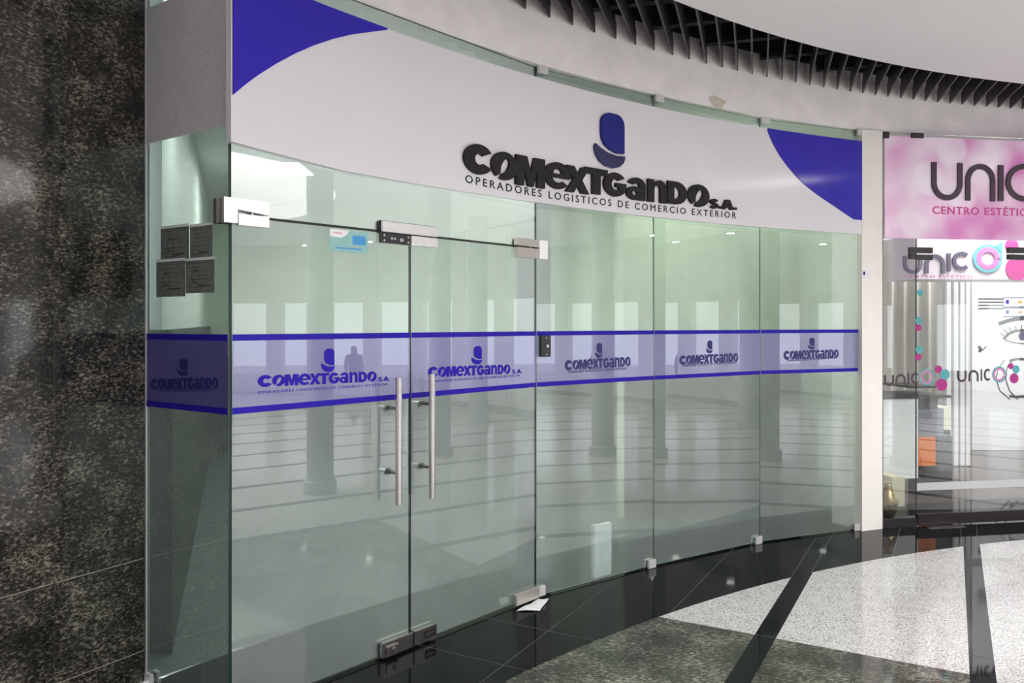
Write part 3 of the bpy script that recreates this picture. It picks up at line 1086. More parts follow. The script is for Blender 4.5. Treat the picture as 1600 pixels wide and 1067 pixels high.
def interp(c, u):
    if u <= c[0][0]: return c[0][1]
    for a, b in zip(c, c[1:]):
        if a[0] <= u <= b[0]: return a[1] + (b[1] - a[1]) * (u - a[0]) / max(1e-6, b[0] - a[0])
    return c[-1][1]


uE = cl[-1][0]
m = MB(); m.strip(SG, [.006 + (uE - .006) * i / 40 for i in range(41)], lambda u: min(interp(cl, u), Z1 - .0005), lambda u: Z1, .0005, .008)
m.build('blue_corner', M_blue, sg)
ptsR = [(1199, 205), (1206, 222), (1217, 242), (1230, 260), (1245, 277), (1262, 293), (1282, 308), (1303, 322), (1322, 335), (1334, 343), (1345, 344)]
crr = [SG.at(*p) for p in ptsR]
m = MB(); m.strip(SG, [crr[0][0] + (uR - .001 - crr[0][0]) * i / 40 for i in range(41)], lambda u: interp(crr, u), lambda u: Z1, .0005, .008)
m.build('blue_corner', M_blue, sg)
# raised letters: image boxes (x0, x1, top, bottom) of every letter's face
LB = [('C', 726, 771, 226, 271), ('O', 768, 809, 237, 281), ('M', 806, 852, 245, 291), ('e', 851, 892, 254, 294), ('X', 884, 921, 260, 301),
      ('T', 914, 950, 263, 303), ('G', 944, 979, 270, 306), ('a', 978, 1009, 277, 312), ('n', 1012, 1042, 281, 316),
      ('D', 1043, 1074, 284, 319), ('O', 1075, 1109, 288, 323)]
DEP = .02
zc0 = None
for ch, x0, x1, yt, yb in LB:
    ua, zt = SG.at(x0 + 1, (yt + yb) / 2 - 20, DEP); ub, _ = SG.at(x1, yb, DEP)
    xm = (x0 + x1) / 2
    _, zt = SG.at(xm, yt, DEP); _, zb = SG.at(xm, yb, DEP)
    m = MB(); put_glyph(m, SG, ch, ua, ub, zb, zt, .0005, DEP)
    m.build('raised_letter', M_char, sg)
for ch, x0, x1, yt, yb in (('S', 1110, 1124, 311, 325), ('.', 1125, 1128, 322, 325.5), ('A', 1129, 1147, 312, 327), ('.', 1148, 1152, 324, 327.5)):
    ua, _ = SG.at(x0, yt, .02); ub, _ = SG.at(x1, yb, .02); xm = (x0 + x1) / 2
    _, zt = SG.at(xm, yt, .02); _, zb = SG.at(xm, yb, .02)
    m = MB(); put_glyph(m, SG, ch, ua, ub, zb, zt, .0005, .02)
    m.build('raised_letter', M_char, sg)
# emblem
ua, _ = SG.at(930, 217, .02); ub, _ = SG.at(978, 217, .02)
_, zt = SG.at(957, 177, .02); _, zb = SG.at(954, 262, .02)
for gname, mm in (('capsule', M_emblem), ('cup', mat('emblem_dark_blue', (.012, .014, .09), .3, noise=(12, .4)))):
    m = MB(); put_glyph(m, SG, gname, ua, ub, zb, zt, .0005, .02)
    m.build('emblem', mm, sg)
# tagline along the bottom, bent with the board
tb = [SG.at(*p) for p in ((727, 285.4), (731.5, 286), (785, 297.5), (840, 307.4), (856, 309.8), (905, 316.5), (950, 321.7), (966, 323.4), (994, 327.2), (1038, 331.5), (1081, 335.6), (1146, 341))]
ua = tb[0][0]; ub = SG.at(1150, 341)[0]
m = MB(); add_text(m, lambda u, v, w: SG(u, v + interp(tb, u), w), ua, 0, 'OPERADORES LOGISTICOS DE COMERCIO EXTERIOR', ub - ua, .043, .0012, 1.42, .045)
m.build('tagline', M_ink, sg)

# ------------------------------------------------------------------ cream post and its sticker
PA = Arc(9.10, 1347)
uP = PA.at(1379, 500)[0]
m = MB(); m.fbox(PA, 0, uP, 0, Z_HEAD, -.32, 0.0)
tag(m.build('wall_post', M_post), 'cream painted post between the two shops', kind='structure')
a0, z1 = PA.at(1347, 421); a1, z0 = PA.at(1360, 434)
m = MB(); m.fbox(PA, a0, a1, z0, z1, .0005, .0014); p = m.build('post_sticker', M_paperw)
tag(p, 'tiny white sticker with a blue square on the cream post', 'sticker')
m = MB(); m.fbox(PA, a0 + .01, a0 + .03, z0 + .02, z1 - .015, .0015, .002); m.build('square', M_vblue, p)

# ------------------------------------------------------------------ office interior
tag(of.build('floor_office', M_tile), kind='structure')
ow = MB()
ow.hexa([(-1.95, 4.02, 0), (-1.75, 3.98, 0), (-3.9, 10.2, 0), (-4.1, 10.2, 0)], [(-1.95, 4.02, 3.3), (-1.75, 3.98, 3.3), (-3.9, 10.2, 3.3), (-4.1, 10.2, 3.3)])
tag(ow.build('wall_office_left', M_offw), kind='structure')
ow = MB(); ow.box(-4.1, 3.3, 10.2, 10.35, 0, 3.3)
tag(ow.build('wall_office_back', M_office), kind='structure')
ow = MB(); ow.box(2.80, 2.88, 6.82, 10.2, 0, 3.22)
tag(ow.build('wall_office_right', M_office), kind='structure')
oc = MB()
oc.hexa([(-1.95, 4.0, 3.22), (0.0, 5.0, 3.22), (0, 10.3, 3.22), (-4.1, 10.3, 3.22)], [(-1.95, 4.0, 3.3), (0, 5.0, 3.3), (0, 10.3, 3.3), (-4.1, 10.3, 3.3)])
oc.hexa([(0.0, 5.0, 3.22), (2.9, 6.75, 3.22), (2.9, 10.3, 3.22), (0, 10.3, 3.22)], [(0, 5.0, 3.3), (2.9, 6.75, 3.3), (2.9, 10.3, 3.3), (0, 10.3, 3.3)])
tag(oc.build('ceiling_office', M_offw), kind='structure')
# partition behind the right panels, near the glass, olive green
pt = MB()
pf = Flat((0.95, 6.75), (2.79, 7.73))
pt.fbox(pf, 0, pf.L, 0, 3.2, -.1, 0)
tag(pt.build('wall_office_partition', mat('olive_paint', (.50, .60, .40), .7, noise=(1, .06))), kind='structure')
# square pillar at the right door edge
pc = Vector((.156, 5.10)); d1 = Vector((-.744, .668)); d2 = Vector((.668, .744))
a_, b_, c_, d_ = pc, pc + d2 * .145, pc + d2 * .145 + d1 * .167, pc + d1 * .167
m = MB(); m.hexa([(*a_, 0), (*b_, 0), (*c_, 0), (*d_, 0)], [(*a_, 3.21), (*b_, 3.21), (*c_, 3.21), (*d_, 3.21)])
tag(m.build('office_pillar', mat('pillar_grey', (.20, .21, .20), .6, noise=(2, .08))), 'grey square pillar inside, seen through glass at the right door edge', 'pillar')
# ceiling lamps
M_lamp = emit('lamp_diffuser', (1, 1, .96), 9)
for (x, y, s_, lab) in ((-2.35, 7.9, .32, 'square office ceiling lamp seen through glass over the left door'),
                        (-.95, 6.3, .28, 'office ceiling lamp nearest above the meeting door edges'),
                        (1.75, 7.0, .14, 'office ceiling lamp glowing in the strip above the sign')):
    e = empty('ceiling_lamp', (x, y, 3.18))
    tag(e, lab, 'ceiling lamp', 'office ceiling lamps')
    m = MB(); m.box(x - s_, x + s_, y - s_, y + s_, 3.19, 3.219); m.build('frame', M_satin, e)
    m = MB(); m.box(x - s_ + .02, x + s_ - .02, y - s_ + .02, y + s_ - .02, 3.18, 3.189); m.build('diffuser', M_lamp, e)
# dark sheets added low on the office walls to darken the lower glass
m = MB()
m.hexa([(-2.06, 3.98, 0), (-1.70, 3.98, 0), (-3.85, 10.18, 0), (-3.88, 10.18, 0)], [(-2.06, 3.98, 1.62), (-1.70, 3.98, 1.62), (-3.85, 10.18, 1.62), (-3.88, 10.18, 1.62)])
m.box(-3.84, 2.78, 10.12, 10.19, 0, 1.25)
m.fbox(Flat((0.95, 6.75), (2.79, 7.73)), 0, 2.07, 0, 1.25, .005, .03)
tag(m.build('trim_4', mat('added_dark_backing', (.02, .024, .02), .6, noise=(2, .3))), kind='structure')
# white board leaning behind the first fixed pane
fr = FP[0][0]
a0, _ = fr.at(930, 880, -.05); a1, _ = fr.at(957, 880, -.05); _, zt = fr.at(940, 820, -.05)
m = MB(); m.fbox(fr, a0, a1, 0, zt, -.09, -.06)
tag(m.build('white_board', M_paperw), 'narrow white board standing on the floor behind the lock panel', 'board')

# ------------------------------------------------------------------ neighbouring salon
def pink_mat():
    m = bpy.data.materials.new('pink_bokeh_print')
    m.use_nodes = True
    nt = m.node_tree
    b = nt.nodes['Principled BSDF']; b.inputs['Roughness'].default_value = .14
    tc = nt.nodes.new('ShaderNodeTexCoord')
    n = nt.nodes.new('ShaderNodeTexNoise'); n.inputs['Scale'].default_value = 2.3; n.inputs['Detail'].default_value = 1.5
    r = nt.nodes.new('ShaderNodeValToRGB')
    e = r.color_ramp.elements
    e[0].position = .36; e[0].color = (.70, .24, .56, 1)
    e[1].position = .62; e[1].color = (.88, .74, .86, 1)
    v = nt.nodes.new('ShaderNodeTexVoronoi'); v.inputs['Scale'].default_value = 2.6
    r2 = nt.nodes.new('ShaderNodeValToRGB')
    r2.color_ramp.elements[0].position = .30; r2.color_ramp.elements[0].color = (.55, .55, .55, 1)
    r2.color_ramp.elements[1].position = .40; r2.color_ramp.elements[1].color = (0, 0, 0, 1)
    mx = nt.nodes.new('ShaderNodeMixRGB'); mx.inputs[2].default_value = (.92, .86, .95, 1)
    for a, c in ((tc.outputs['Object'], n.inputs['Vector']), (tc.outputs['Object'], v.inputs['Vector']), (n.outputs['Fac'], r.inputs[0]),
                 (v.outputs['Distance'], r2.inputs[0]), (r2.outputs[0], mx.inputs[0]), (r.outputs[0], mx.inputs[1]), (mx.outputs[0], b.inputs['Base Color'])):
        nt.links.new(a, c)
    return m


M_pink = pink_mat()
M_plum = mat('plum_letters', (.045, .022, .04), .4)
M_mag = mat('magenta_print', (.58, .06, .30), .4)
M_teal = mat('teal_print', (.16, .52, .56), .4)
M_magt = film('magenta_vinyl', (.62, .10, .38), .25, .2, .55)
M_tealt = film('teal_vinyl', (.20, .58, .62), .25, .2, .55)
M_ringt = film('pink_ring_vinyl', (.80, .40, .62), .3, .2, .5)
U0 = pol(img_theta(1379.5, 9.12), 9.12)
Ud = pol(img_theta(1432, 9.12), 9.12)
UF = Flat(U0, (U0[0] + math.cos(math.radians(9.5)), U0[1] + math.sin(math.radians(9.5))))
uD = UF.at(1432, 500)[0]
uE_ = UF.at(1610, 500)[0]
UW = 2.6
# upper print panel
ps = empty('salon_sign', UF(UW / 2, 2.35))
tag(ps, 'pink salon sign with blurred light circles and large dark lettering', 'shop sign')
_, zb = UF.at(1380, 372); zt = 3.17
m = MB(); m.fbox(UF, .003, UW, zb, zt, .006, .02); m.build('board', M_pink, ps)
m = MB()
W8 = .0


def uni(mb, fr, boxes, wst, w0, w1, n=18):
    """UNIC letters as even strokes; boxes = (x0, x1, top, bottom) in the frame's units"""
    (x0, x1, z1, z0), (a0, a1, b1, b0), (i0, i1, c1, c0), (k0, k1, e1, e0) = boxes
    h = wst / 2
    r = (x1 - x0) / 2 - h
    mb.prism(fr, stroke([(x0 + h, z1), (x0 + h, z0 + r + h)] + arc((x0 + x1) / 2, z0 + r + h, r, r, 180, 360, n) + [(x1 - h, z1)], wst), w0, w1)
    r = (a1 - a0) / 2 - h
    mb.prism(fr, stroke([(a0 + h, b0), (a0 + h, b1 - r - h)] + arc((a0 + a1) / 2, b1 - r - h, r, r, 180, 0, n) + [(a1 - h, b0)], wst), w0, w1)
    mb.prism(fr, [[(i0, c0), (i1, c0), (i1, c1), (i0, c1)]], w0, w1)
    rx = (k1 - k0) / 2 - h; rz = (e1 - e0) / 2 - h
    mb.prism(fr, stroke(arc((k0 + k1) / 2, (e0 + e1) / 2, rx, rz, 48, 312, n + 6), wst), w0, w1)


def ub(fr, w, *b):
    out = []
    for (x0, x1, yt, yb) in b:
        u0, z1 = fr.at(x0, yt, w); u1, z0 = fr.at(x1, yb, w)
        xm = (x0 + x1) / 2
        out.append((u0, u1, fr.at(xm, yt, w)[1], fr.at(xm, yb, w)[1]))
    return out


bx = ub(UF, .03, (1456, 1504, 254, 313), (1509, 1555, 256, 314), (1560, 1568, 258, 314), (1572, 1632, 256, 315))
uni(m, UF, bx, .043, .0205, .034)
m.build('raised_lettering', M_plum, ps)
m = MB()
a0, z0 = UF.at(1457, 334, .02); a1, z1 = UF.at(1600, 335, .02)
add_text(m, UF, a0, z0, 'CENTRO ESTÉTICO', (a1 - a0) * 1.13, .078, .0215, 1.15, .04)
m.build('lettering', M_mag, ps)
m = MB()
oc_, oz = UF.at(1662, 290, .03)
m.prism(UF, stroke(arc(oc_, oz, .12, .12, 0, 354, 30), .05), .0205, .034)
m.build('ring', M_mag, ps)
# glass of the salon
e = empty('glass_partition', UF(uD / 2, 0))
tag(e, 'narrow clear glass panel between the cream post and the salon door', 'glass panel')
pane_mesh('glass', UF, .003, uD - .002, .07, Z_HEAD, M_clear2, e)
e1 = e
e = empty('salon_door', UF(uD + .5, .1))
tag(e, 'clear glass salon door with teal and pink circle stickers', 'glass door')
_, zdt = UF.at(1500, 396)
UDW = 1.05
pane_mesh('glass', UF, uD + .002, uD + UDW, .10, zdt - .004, M_clear2, e)
e2 = e
m = MB(); m.fbox(UF, uD + .002, uD + UDW, .012, .10, -.022, .012); m.build('bottom_rail', mat('dark_brown_rail', (.02, .016, .02), .25), e2, bevel=.002)
e = empty('salon_transom', UF(uD + .5, zdt))
tag(e, 'clear glass transom above the salon door, behind the pink sign', 'glass panel')
pane_mesh('glass', UF, uD + .002, UW, zdt, Z_HEAD, M_clear2, e)
m = MB(); m.fbox(UF, .003, uD - .002, .0, .07, -.02, .008)
m.build('bottom_channel', mat('dark_channel', (.022, .02, .024), .25), e1)
# hinges
for (xa, xb, lab) in ((1422, 1458, 'black steel hinge fitting at the top left of the salon door'), (1576, 1612, 'black steel hinge fitting at the top right edge of the salon door')):
    a0, z1 = UF.at(xa, 386, .03); a1, z0 = UF.at(xb, 406, .03); _, zm = UF.at(xa, 396, .03)
    e = empty('black_patch_fitting', UF((a0 + a1) / 2, z0)); tag(e, lab, 'hinge', 'salon door hinges')
    m = MB(); m.fbox(UF, a0, a1, zm + .004, z1, .003, .03); m.build('upper_plate', M_black, e, bevel=.002)
    m = MB(); m.fbox(UF, a0 + (.06 if xa < 1500 else 0), a1, z0, zm - .006, .003, .03); m.build('lower_plate', M_black, e, bevel=.002)
    if xa < 1500:
        m = MB(); m.fbox(UF, a0, a0 + .055, z0 + .004, zm + .002, .003, .03); m.build('side_plate', M_black, e)
# top clips
for (xa, xb, lab) in ((1381, 1389, 'black head clip against the cream post'), (1424, 1443, 'black head clip above the salon door corner'), (1594, 1612, 'black head clip at the right picture edge')):
    a0, z1 = UF.at(xa, 207, .03); a1, z0 = UF.at(xb, 216, .03)
    m = MB(); m.fbox(UF, a0, a1, z0, Z_HEAD - .002, .0215, .035)
    tag(m.build('head_clip', M_black, bevel=.001), lab, 'glass clip', 'black clips above the salon sign')
# prints on the salon glass
for par, B, rg, bub in ((e1, ((1381, 1397, 586, 603), (1399, 1415, 584, 602), (1417.5, 1420.5, 583, 601), (1423, 1437, 582, 600)), None, None),
                        (e2, ((1495, 1510, 579, 597), (1513, 1529, 578, 596), (1532, 1534.5, 577, 595), (1537, 1549, 576, 595)), (1560, 586), None)):
    m = MB()
    uni(m, UF, ub(UF, 0, *B), .018, .0006, .0014, 12)
    m.build('lettering', M_plum, par)
m = MB()
for (xa, ya) in ((1448, 589), (1561, 585)):
    a0, z0 = UF.at(xa, ya)
    m.prism(UF, stroke(arc(a0, z0, .047, .047, 0, 350, 24), .018), .0006, .001)
m.build('ring', M_ringt, e2)
m = MB()
for (xa, ya) in ((1448, 589), (1561, 585)):
    a0, z0 = UF.at(xa, ya)
    m.prism(UF, stroke(arc(a0, z0, .062, .062, 0, 350, 24), .012), .0011, .0014)
m.build('ring', M_tealt, e2)
for (xa, ya, r_, mm) in ((1466, 577, .032, M_magt), (1476, 585, .043, M_tealt), (1471, 601, .05, M_magt),
                         (1579, 572, .026, M_magt), (1587, 577, .035, M_tealt), (1584, 591, .042, M_magt),
                         (1435, 501, .030, M_tealt), (1434, 512, .026, M_magt), (1436, 546, .033, M_tealt), (1434, 558, .028, M_magt), (1437, 457, .027, M_tealt)):
    a0, z0 = UF.at(xa, ya)
    m = MB(); dz = .0015 + random.random() * .003
    m.prism(UF, [arc(max(a0, uD + .004 + r_ * .4), z0, r_, r_, 0, 360, 28)[:-1]], dz, dz + .0003)
    m.build('circle_sticker', mm, e2)
# frosted strip low on the glass
a0, z0 = UF.at(1500, 764); _, z1 = UF.at(1500, 752)
m = MB(); m.fbox(UF, uD + .004, uD + UDW, z0, z1, .0005, .001); m.build('frosted_strip', film('pale_strip', (.8, .82, .82), .35, .2, .45), e2)
# door closer plate on the floor
a0, _ = UF.at(1440, 815); a1, _ = UF.at(1497, 812)
m = MB(); m.fbox(UF, a0, a1, .0005, .006, .02, .085); 
tag(m.build('floor_plate', M_steel, bevel=.001), 'flat steel floor plate under the salon door hinge', 'floor plate')

# salon interior
sf = MB(); sf.add([(2.97, 6.55, -.004), (9.0, 7.6, -.004), (9.0, 12.5, -.004), (2.97, 12.5, -.004)], [(0, 1, 2, 3)])
tag(sf.build('floor_salon', M_wood), kind='structure')
M_salon = mat('salon_wall', (.86, .86, .87), .45, noise=(1, .03))
m = MB(); m.box(2.88, 9.0, 12.3, 12.4, 0, 3.3); tag(m.build('wall_salon_back', M_salon), kind='structure')
m = MB(); m.box(2.885, 2.97, 6.9, 12.3, 0, 3.24); tag(m.build('wall_salon_left', M_salon), kind='structure')
m = MB(); m.box(2.97, 9.0, 7.2, 12.3, 3.25, 3.32); tag(m.build('ceiling_salon', M_salon), kind='structure')
# wall with the eye drawings
ew = Flat((6.02, 10.42), (9.0, 10.35))
m = MB(); m.fbox(ew, 0, ew.L, 0, 3.24, -.12, 0); tag(m.build('wall_salon_mural', mat('mural_white', (.88, .88, .90), .3, noise=(1, .02))), kind='structure')


def ink_at(pts, w):
    P = [ew.at(*p) for p in pts]
    return stroke(P, w)


mur = empty('eye_mural', ew(.5, 1.0)); tag(mur, 'black line drawing of lashed eyes printed on the white salon wall', 'mural')
m = MB()
m.prism(ew, ink_at([(1560, 506), (1575, 501), (1590, 498), (1604, 497), (1625, 499)], .05), .001, .004)
m.build('eyebrow', M_ink, mur)
m = MB()
m.prism(ew, ink_at([(1568, 530), (1575, 522), (1586, 517), (1600, 516), (1618, 521), (1632, 530)], .035), .001, .004)
m.prism(ew, ink_at([(1570, 531), (1582, 535), (1600, 537), (1618, 534)], .014), .001, .004)
for (a, b) in (((1570, 526), (1563, 520)), ((1574, 521), (1568, 514)), ((1580, 518), (1576, 511)), ((1588, 516), (1586, 509)), ((1596, 515), (1596, 508))):
    m.prism(ew, ink_at([a, b], .012), .001, .004)
m.build('lash_line', M_ink, mur)
cu4, cz4 = ew.at(1598, 525)
m = MB(); m.prism(ew, [arc(cu4, cz4, .06, .055, 0, 360, 20)[:-1]], .001, .004); m.build('iris', mat('iris_violet', (.06, .03, .12), .5), mur)
m = MB()
m.prism(ew, ink_at([(1529, 541), (1533, 547), (1529, 549)], .04), .001, .004)
m.prism(ew, ink_at([(1529, 549), (1536, 546), (1541, 541)], .012), .001, .004)
m.build('lash_line', M_ink, mur)
m = MB()
m.prism(ew, ink_at([(1577, 564), (1588, 561), (1604, 561)], .035), .001, .004)
m.prism(ew, ink_at([(1577, 619), (1590, 620), (1604, 619)], .035), .001, .004)
m.prism(ew, ink_at([(1570, 562), (1560, 575), (1556, 592), (1562, 610), (1578, 624)], .012), .001, .004)
m.prism(ew, ink_at([(1584, 560), (1574, 573), (1571, 592), (1577, 610), (1590, 624)], .014), .001, .004)
m.build('lip_outline', M_ink, mur)
# wall stripes and two framed notices
for y, who in ((467, 'topmost'), (472, 'second from the top'), (477, 'third from the top'), (482, 'lowest')):
    a0, z0 = ew.at(1528, y + (2 if y < 480 else 1)); a1, z1 = ew.at(1567, y)
    m = MB(); m.fbox(ew, a0, a1, z1 - .008, z1 + .008, .001, .006)
    tag(m.build('wall_stripe', M_ink), 'thin black wall stripe beside the salon notices, %s of four' % who, 'stripe', 'black stripes on the salon wall')
for (ya, yb, lab) in ((465, 479, 'white notice framed in blue, upper of two on the salon wall'), (481, 494, 'white notice, lower of two on the salon wall')):
    a0, z1 = ew.at(1567, ya); a1, z0 = ew.at(1607, yb)
    m = MB(); m.fbox(ew, a0, a1, z0, z1, .001, .012); p = m.build('notice_board', mat('notice_white', (.9, .9, .92), .4)); tag(p, lab, 'notice', 'notices on the salon wall')
    m = MB(); m.fbox(ew, a0 + .03, a0 + .07, z0 + .03, z1 - .03, .013, .015); m.build('print', M_vblue, p)
    m = MB(); m.fbox(ew, a0 + .18, a0 + .24, z0 + .04, z1 - .04, .013, .015); m.build('print', mat('orange_print', (.8, .3, .05), .5), p)
    m = MB(); m.prism(ew, stroke([(a0, z0), (a1, z0), (a1, z1), (a0, z1)], .01, True), .012, .016); m.build('frame', M_navy, p)
# hanging bulkhead with the inner salon sign
area('salon_lamp_light', (5.9, 9.3, 3.1), 1.4, 60, (1.0, 0.99, 0.98))
bh = Flat((4.05, 8.0), (6.9, 8.25))
m = MB(); m.fbox(bh, 0, bh.L, 2.10, 3.24, -.5, 0); tag(m.build('wall_salon_bulkhead', mat('bulkhead_pale_pink', (.86, .76, .83), .3, noise=(1.2, .06))), kind='structure')
ins = empty('inner_salon_sign', bh(.5, 2.1)); tag(ins, 'dark and pink salon lettering on the bulkhead inside, above the door', 'sign')
m = MB()
uni(m, bh, ub(bh, .02, (1412, 1442, 400, 428), (1446, 1477, 397, 427), (1481, 1486, 396, 424), (1489, 1518, 393, 422)), .036, .001, .02)
m.build('raised_lettering', mat('slate_letters', (.10, .09, .15), .4), ins)
a0, z0 = bh.at(1542, 404)
m = MB(); m.prism(bh, stroke(arc(a0, z0, .10, .09, 0, 352, 30), .05), .001, .02); m.build('ring', mat('pink_ring', (.72, .22, .5), .4), ins)
m = MB(); m.prism(bh, stroke(arc(a0, z0, .14, .125, 0, 352, 30), .035), .001, .018)
m.prism(bh, [[(a0 + .06, z0 + .12), (a0 + .15, z0 + .05), (a0 + .16, z0 + .17)]], .001, .018); m.build('outer_ring', M_teal, ins)
for (xa, ya, r_) in ((1580, 384, .07), (1588, 420, .12)):
    a0, z0 = bh.at(xa, ya); m = MB(); m.prism(bh, [arc(a0, z0, r_, r_, 0, 360, 28)[:-1]], .001, .012); m.build('pink_circle', M_mag, ins)
m = MB(); a0, z0 = bh.at(1413, 434); a1, _ = bh.at(1520, 430)
add_text(m, bh, a0, z0, 'CENTRO ESTÉTICO', a1 - a0, .035, .002, 1.1); m.build('lettering', M_mag, ins)
# downlight in the bulkhead's underside
m = MB(); p_ = bh(1.52, 2.085, -.22); m.lathe(p_, [(.001, .0), (.06, .0), (.065, .012), (.001, .012)], 20)
tag(m.build('salon_downlight', emit('downlight_glow', (1, .98, .95), 12)), 'round downlight under the salon bulkhead', 'downlight')
# white folding screen / door frames in the middle
M_beige2 = mat('beige_curtain', (.60, .585, .53), .7, noise=(3, .08))
for i, (xa, xb, yb, yd, mm, lab) in enumerate(((1462, 1483, 640, 9.0, M_beige2, 'beige vertical panel left of the white doors in the salon'),)):
    pass
cur = empty('salon_curtain', (4.75, 9.6, 0)); tag(cur, 'beige pleated curtain hanging at the back of the salon', 'curtain')
m = MB()
f9 = Flat((4.0, 9.75), (5.6, 9.75))
K3 = 120
vs = []
for i in range(K3 + 1):
    u_ = f9.L * i / K3
    w_ = .035 * math.sin(u_ * 42)
    vs.append(f9(u_, .003, w_)); vs.append(f9(u_, 2.95, w_))
m.add(vs, [(2 * i, 2 * i + 2, 2 * i + 3, 2 * i + 1) for i in range(K3)])
m.build('fabric', M_beige2, cur, smooth=True)
m = MB(); m.tube(f9(0, 2.97, 0), f9(f9.L, 2.97, 0), .015, 12); m.build('rail', M_satin, cur)
f8 = Flat((4.9, 9.25), (6.0, 9.25))
M_frame = mat('white_lacquer', (.88, .88, .88), .25)
wd = empty('white_cabinet', f8(.55, 0)); tag(wd, 'tall white cabinet with glazed doors at the back of the salon', 'cabinet')
a0 = f8.at(1478, 600)[0]; a1 = f8.at(1512, 600)[0]
for uu in (a0, a0 + (a1 - a0) * .33, a0 + (a1 - a0) * .62, a1 - .03):
    m = MB(); m.fbox(f8, uu, uu + .05, 0.005, 2.4, -.03, .02); m.build('upright', M_frame, wd)
for z in (.1, .7, 1.25, 1.8, 2.35):
    m = MB(); m.fbox(f8, a0 + .05, a1 - .03, z, z + .05, -.055, -.032); m.build('crossbar', M_satin, wd)
m = MB(); m.fbox(f8, a0, a1, .02, 2.4, -.2, -.06); m.build('back_panel', mat('pale_back', (.75, .76, .76), .5), wd)
# reception desk: dark counter with an orange front
de = empty('reception_desk', (4.55, 8.0, 0)); tag(de, 'salon reception desk with black counter, grey side and bright orange front', 'desk')
fd = Flat((4.0, 7.65), (5.0, 7.8))
M_or = mat('orange_laminate', (.80, .18, .01), .3, noise=(3, .06)); M_gy = mat('violet_grey_laminate', (.20, .20, .25), .4)
xa = fd.at(1432, 700)[0]; xb = fd.at(1462, 700)[0]
z1 = fd.at(1445, 683)[1]; z0 = fd.at(1445, 728)[1]
zc = fd.at(1445, 622)[1]; ztop = fd.at(1445, 603)[1]
m = MB(); m.fbox(fd, xa - .06, xb, z0, z1, -.35, .0); m.build('orange_front', M_or, de)
m = MB(); m.fbox(fd, xa - .06, xb + .10, z1 + .002, z1 + .27, -.35, -.02); m.build('grey_panel', M_gy, de)
m = MB(); m.fbox(fd, xa - .06, xb + .02, z1 + .275, zc, -.45, .0); m.build('counter_front', mat('dark_counter', (.04, .04, .045), .25), de)
m = MB(); m.fbox(fd, -.55, xb + .12, zc + .004, zc + .03, -.5, .06); m.fbox(fd, xa - .06, xb, ztop - .02, ztop, -.5, .0); m.build('counter_top', M_black, de)
m = MB(); m.fbox(fd, xb + .002, xb + .22, 0.0, z1 - .002, -.35, -.06); m.fbox(fd, .0, xb, 0, z0 - .002, -.3, -.05); m.build('plinth', M_black, de)
z5 = fd.at(1400, 747)[1]
m = MB(); m.fbox(fd, -.55, xa - .004, z5, zc, .003, .03); m.build('white_side', M_frame, de)
ca = fd.at(1463, 650, -.6); cb_ = fd.at(1485, 650, -.6)
m = MB(); m.fbox(fd, ca[0], cb_[0], .003, fd.at(1463, 640, -.6)[1], -.85, -.6)
cs = empty('cream_stand', fd((ca[0] + cb_[0]) / 2, 0, -.7)); tag(cs, 'cream and black display stand behind the reception desk', 'stand')
zq = fd.at(1470, 672, -.6)[1]
m = MB(); m.fbox(fd, ca[0], cb_[0], .003, zq, -.85, -.6); m.build('black_base', M_black, cs)
m = MB(); m.fbox(fd, ca[0], cb_[0], zq + .002, fd.at(1463, 636, -.6)[1], -.85, -.6); m.build('cream_top', mat('cream_card', (.74, .70, .55), .6), cs)

# vase and cream carton behind the side pane
a0, _ = UF.at(1388, 790, -.3); c = UF(a0, 0, -.3)
m = MB(); m.lathe((c[0], c[1], .002), [(.03, 0), (.045, .01), (.075, .09), (.08, .14), (.05, .22), (.028, .27), (.035, .3), (.03, .3)], 24)
tag(m.build('brass_vase', mat('dull_brass', (.30, .22, .12), .25, metal=.9), smooth=True), 'dull brass vase on the floor behind the narrow salon panel', 'vase')
a0, _ = UF.at(1394, 780, -.65); a1, _ = UF.at(1411, 780, -.65)
m = MB(); m.fbox(UF, a0, a1 + .02, .001, .27, -.9, -.65)
tag(m.build('cream_carton', mat('carton_cream', (.72, .66, .48), .6, noise=(8, .1)), bevel=.004), 'cream carton on the floor behind the narrow salon panel', 'carton')

# ------------------------------------------------------------------ the hall on the viewer's side (seen as reflections in glass and stone)
M_col = mat('hall_column_paint', (.34, .34, .35), .5)
for (x, y, r_, who) in ((3.35, 3.1, .13, 'nearest to the glass doors'), (5.4, 4.3, .14, 'second from the glass doors'), (9.4, .6, .2, 'under the skylight rim, halfway across the hall'), (10.4, -3.2, .2, 'farthest behind the viewer'), (8.8, 5.0, .16, 'in front of the salon side')):
    m = MB(); m.lathe((x, y, .0), [(r_ + .03, 0.0), (r_ + .03, .12), (r_, .13), (r_, 3.44), (r_ * .99, 3.449)], 28)
    tag(m.build('hall_column', M_col, smooth=False), 'grey round hall column ' + who, 'column', 'round columns of the hall')
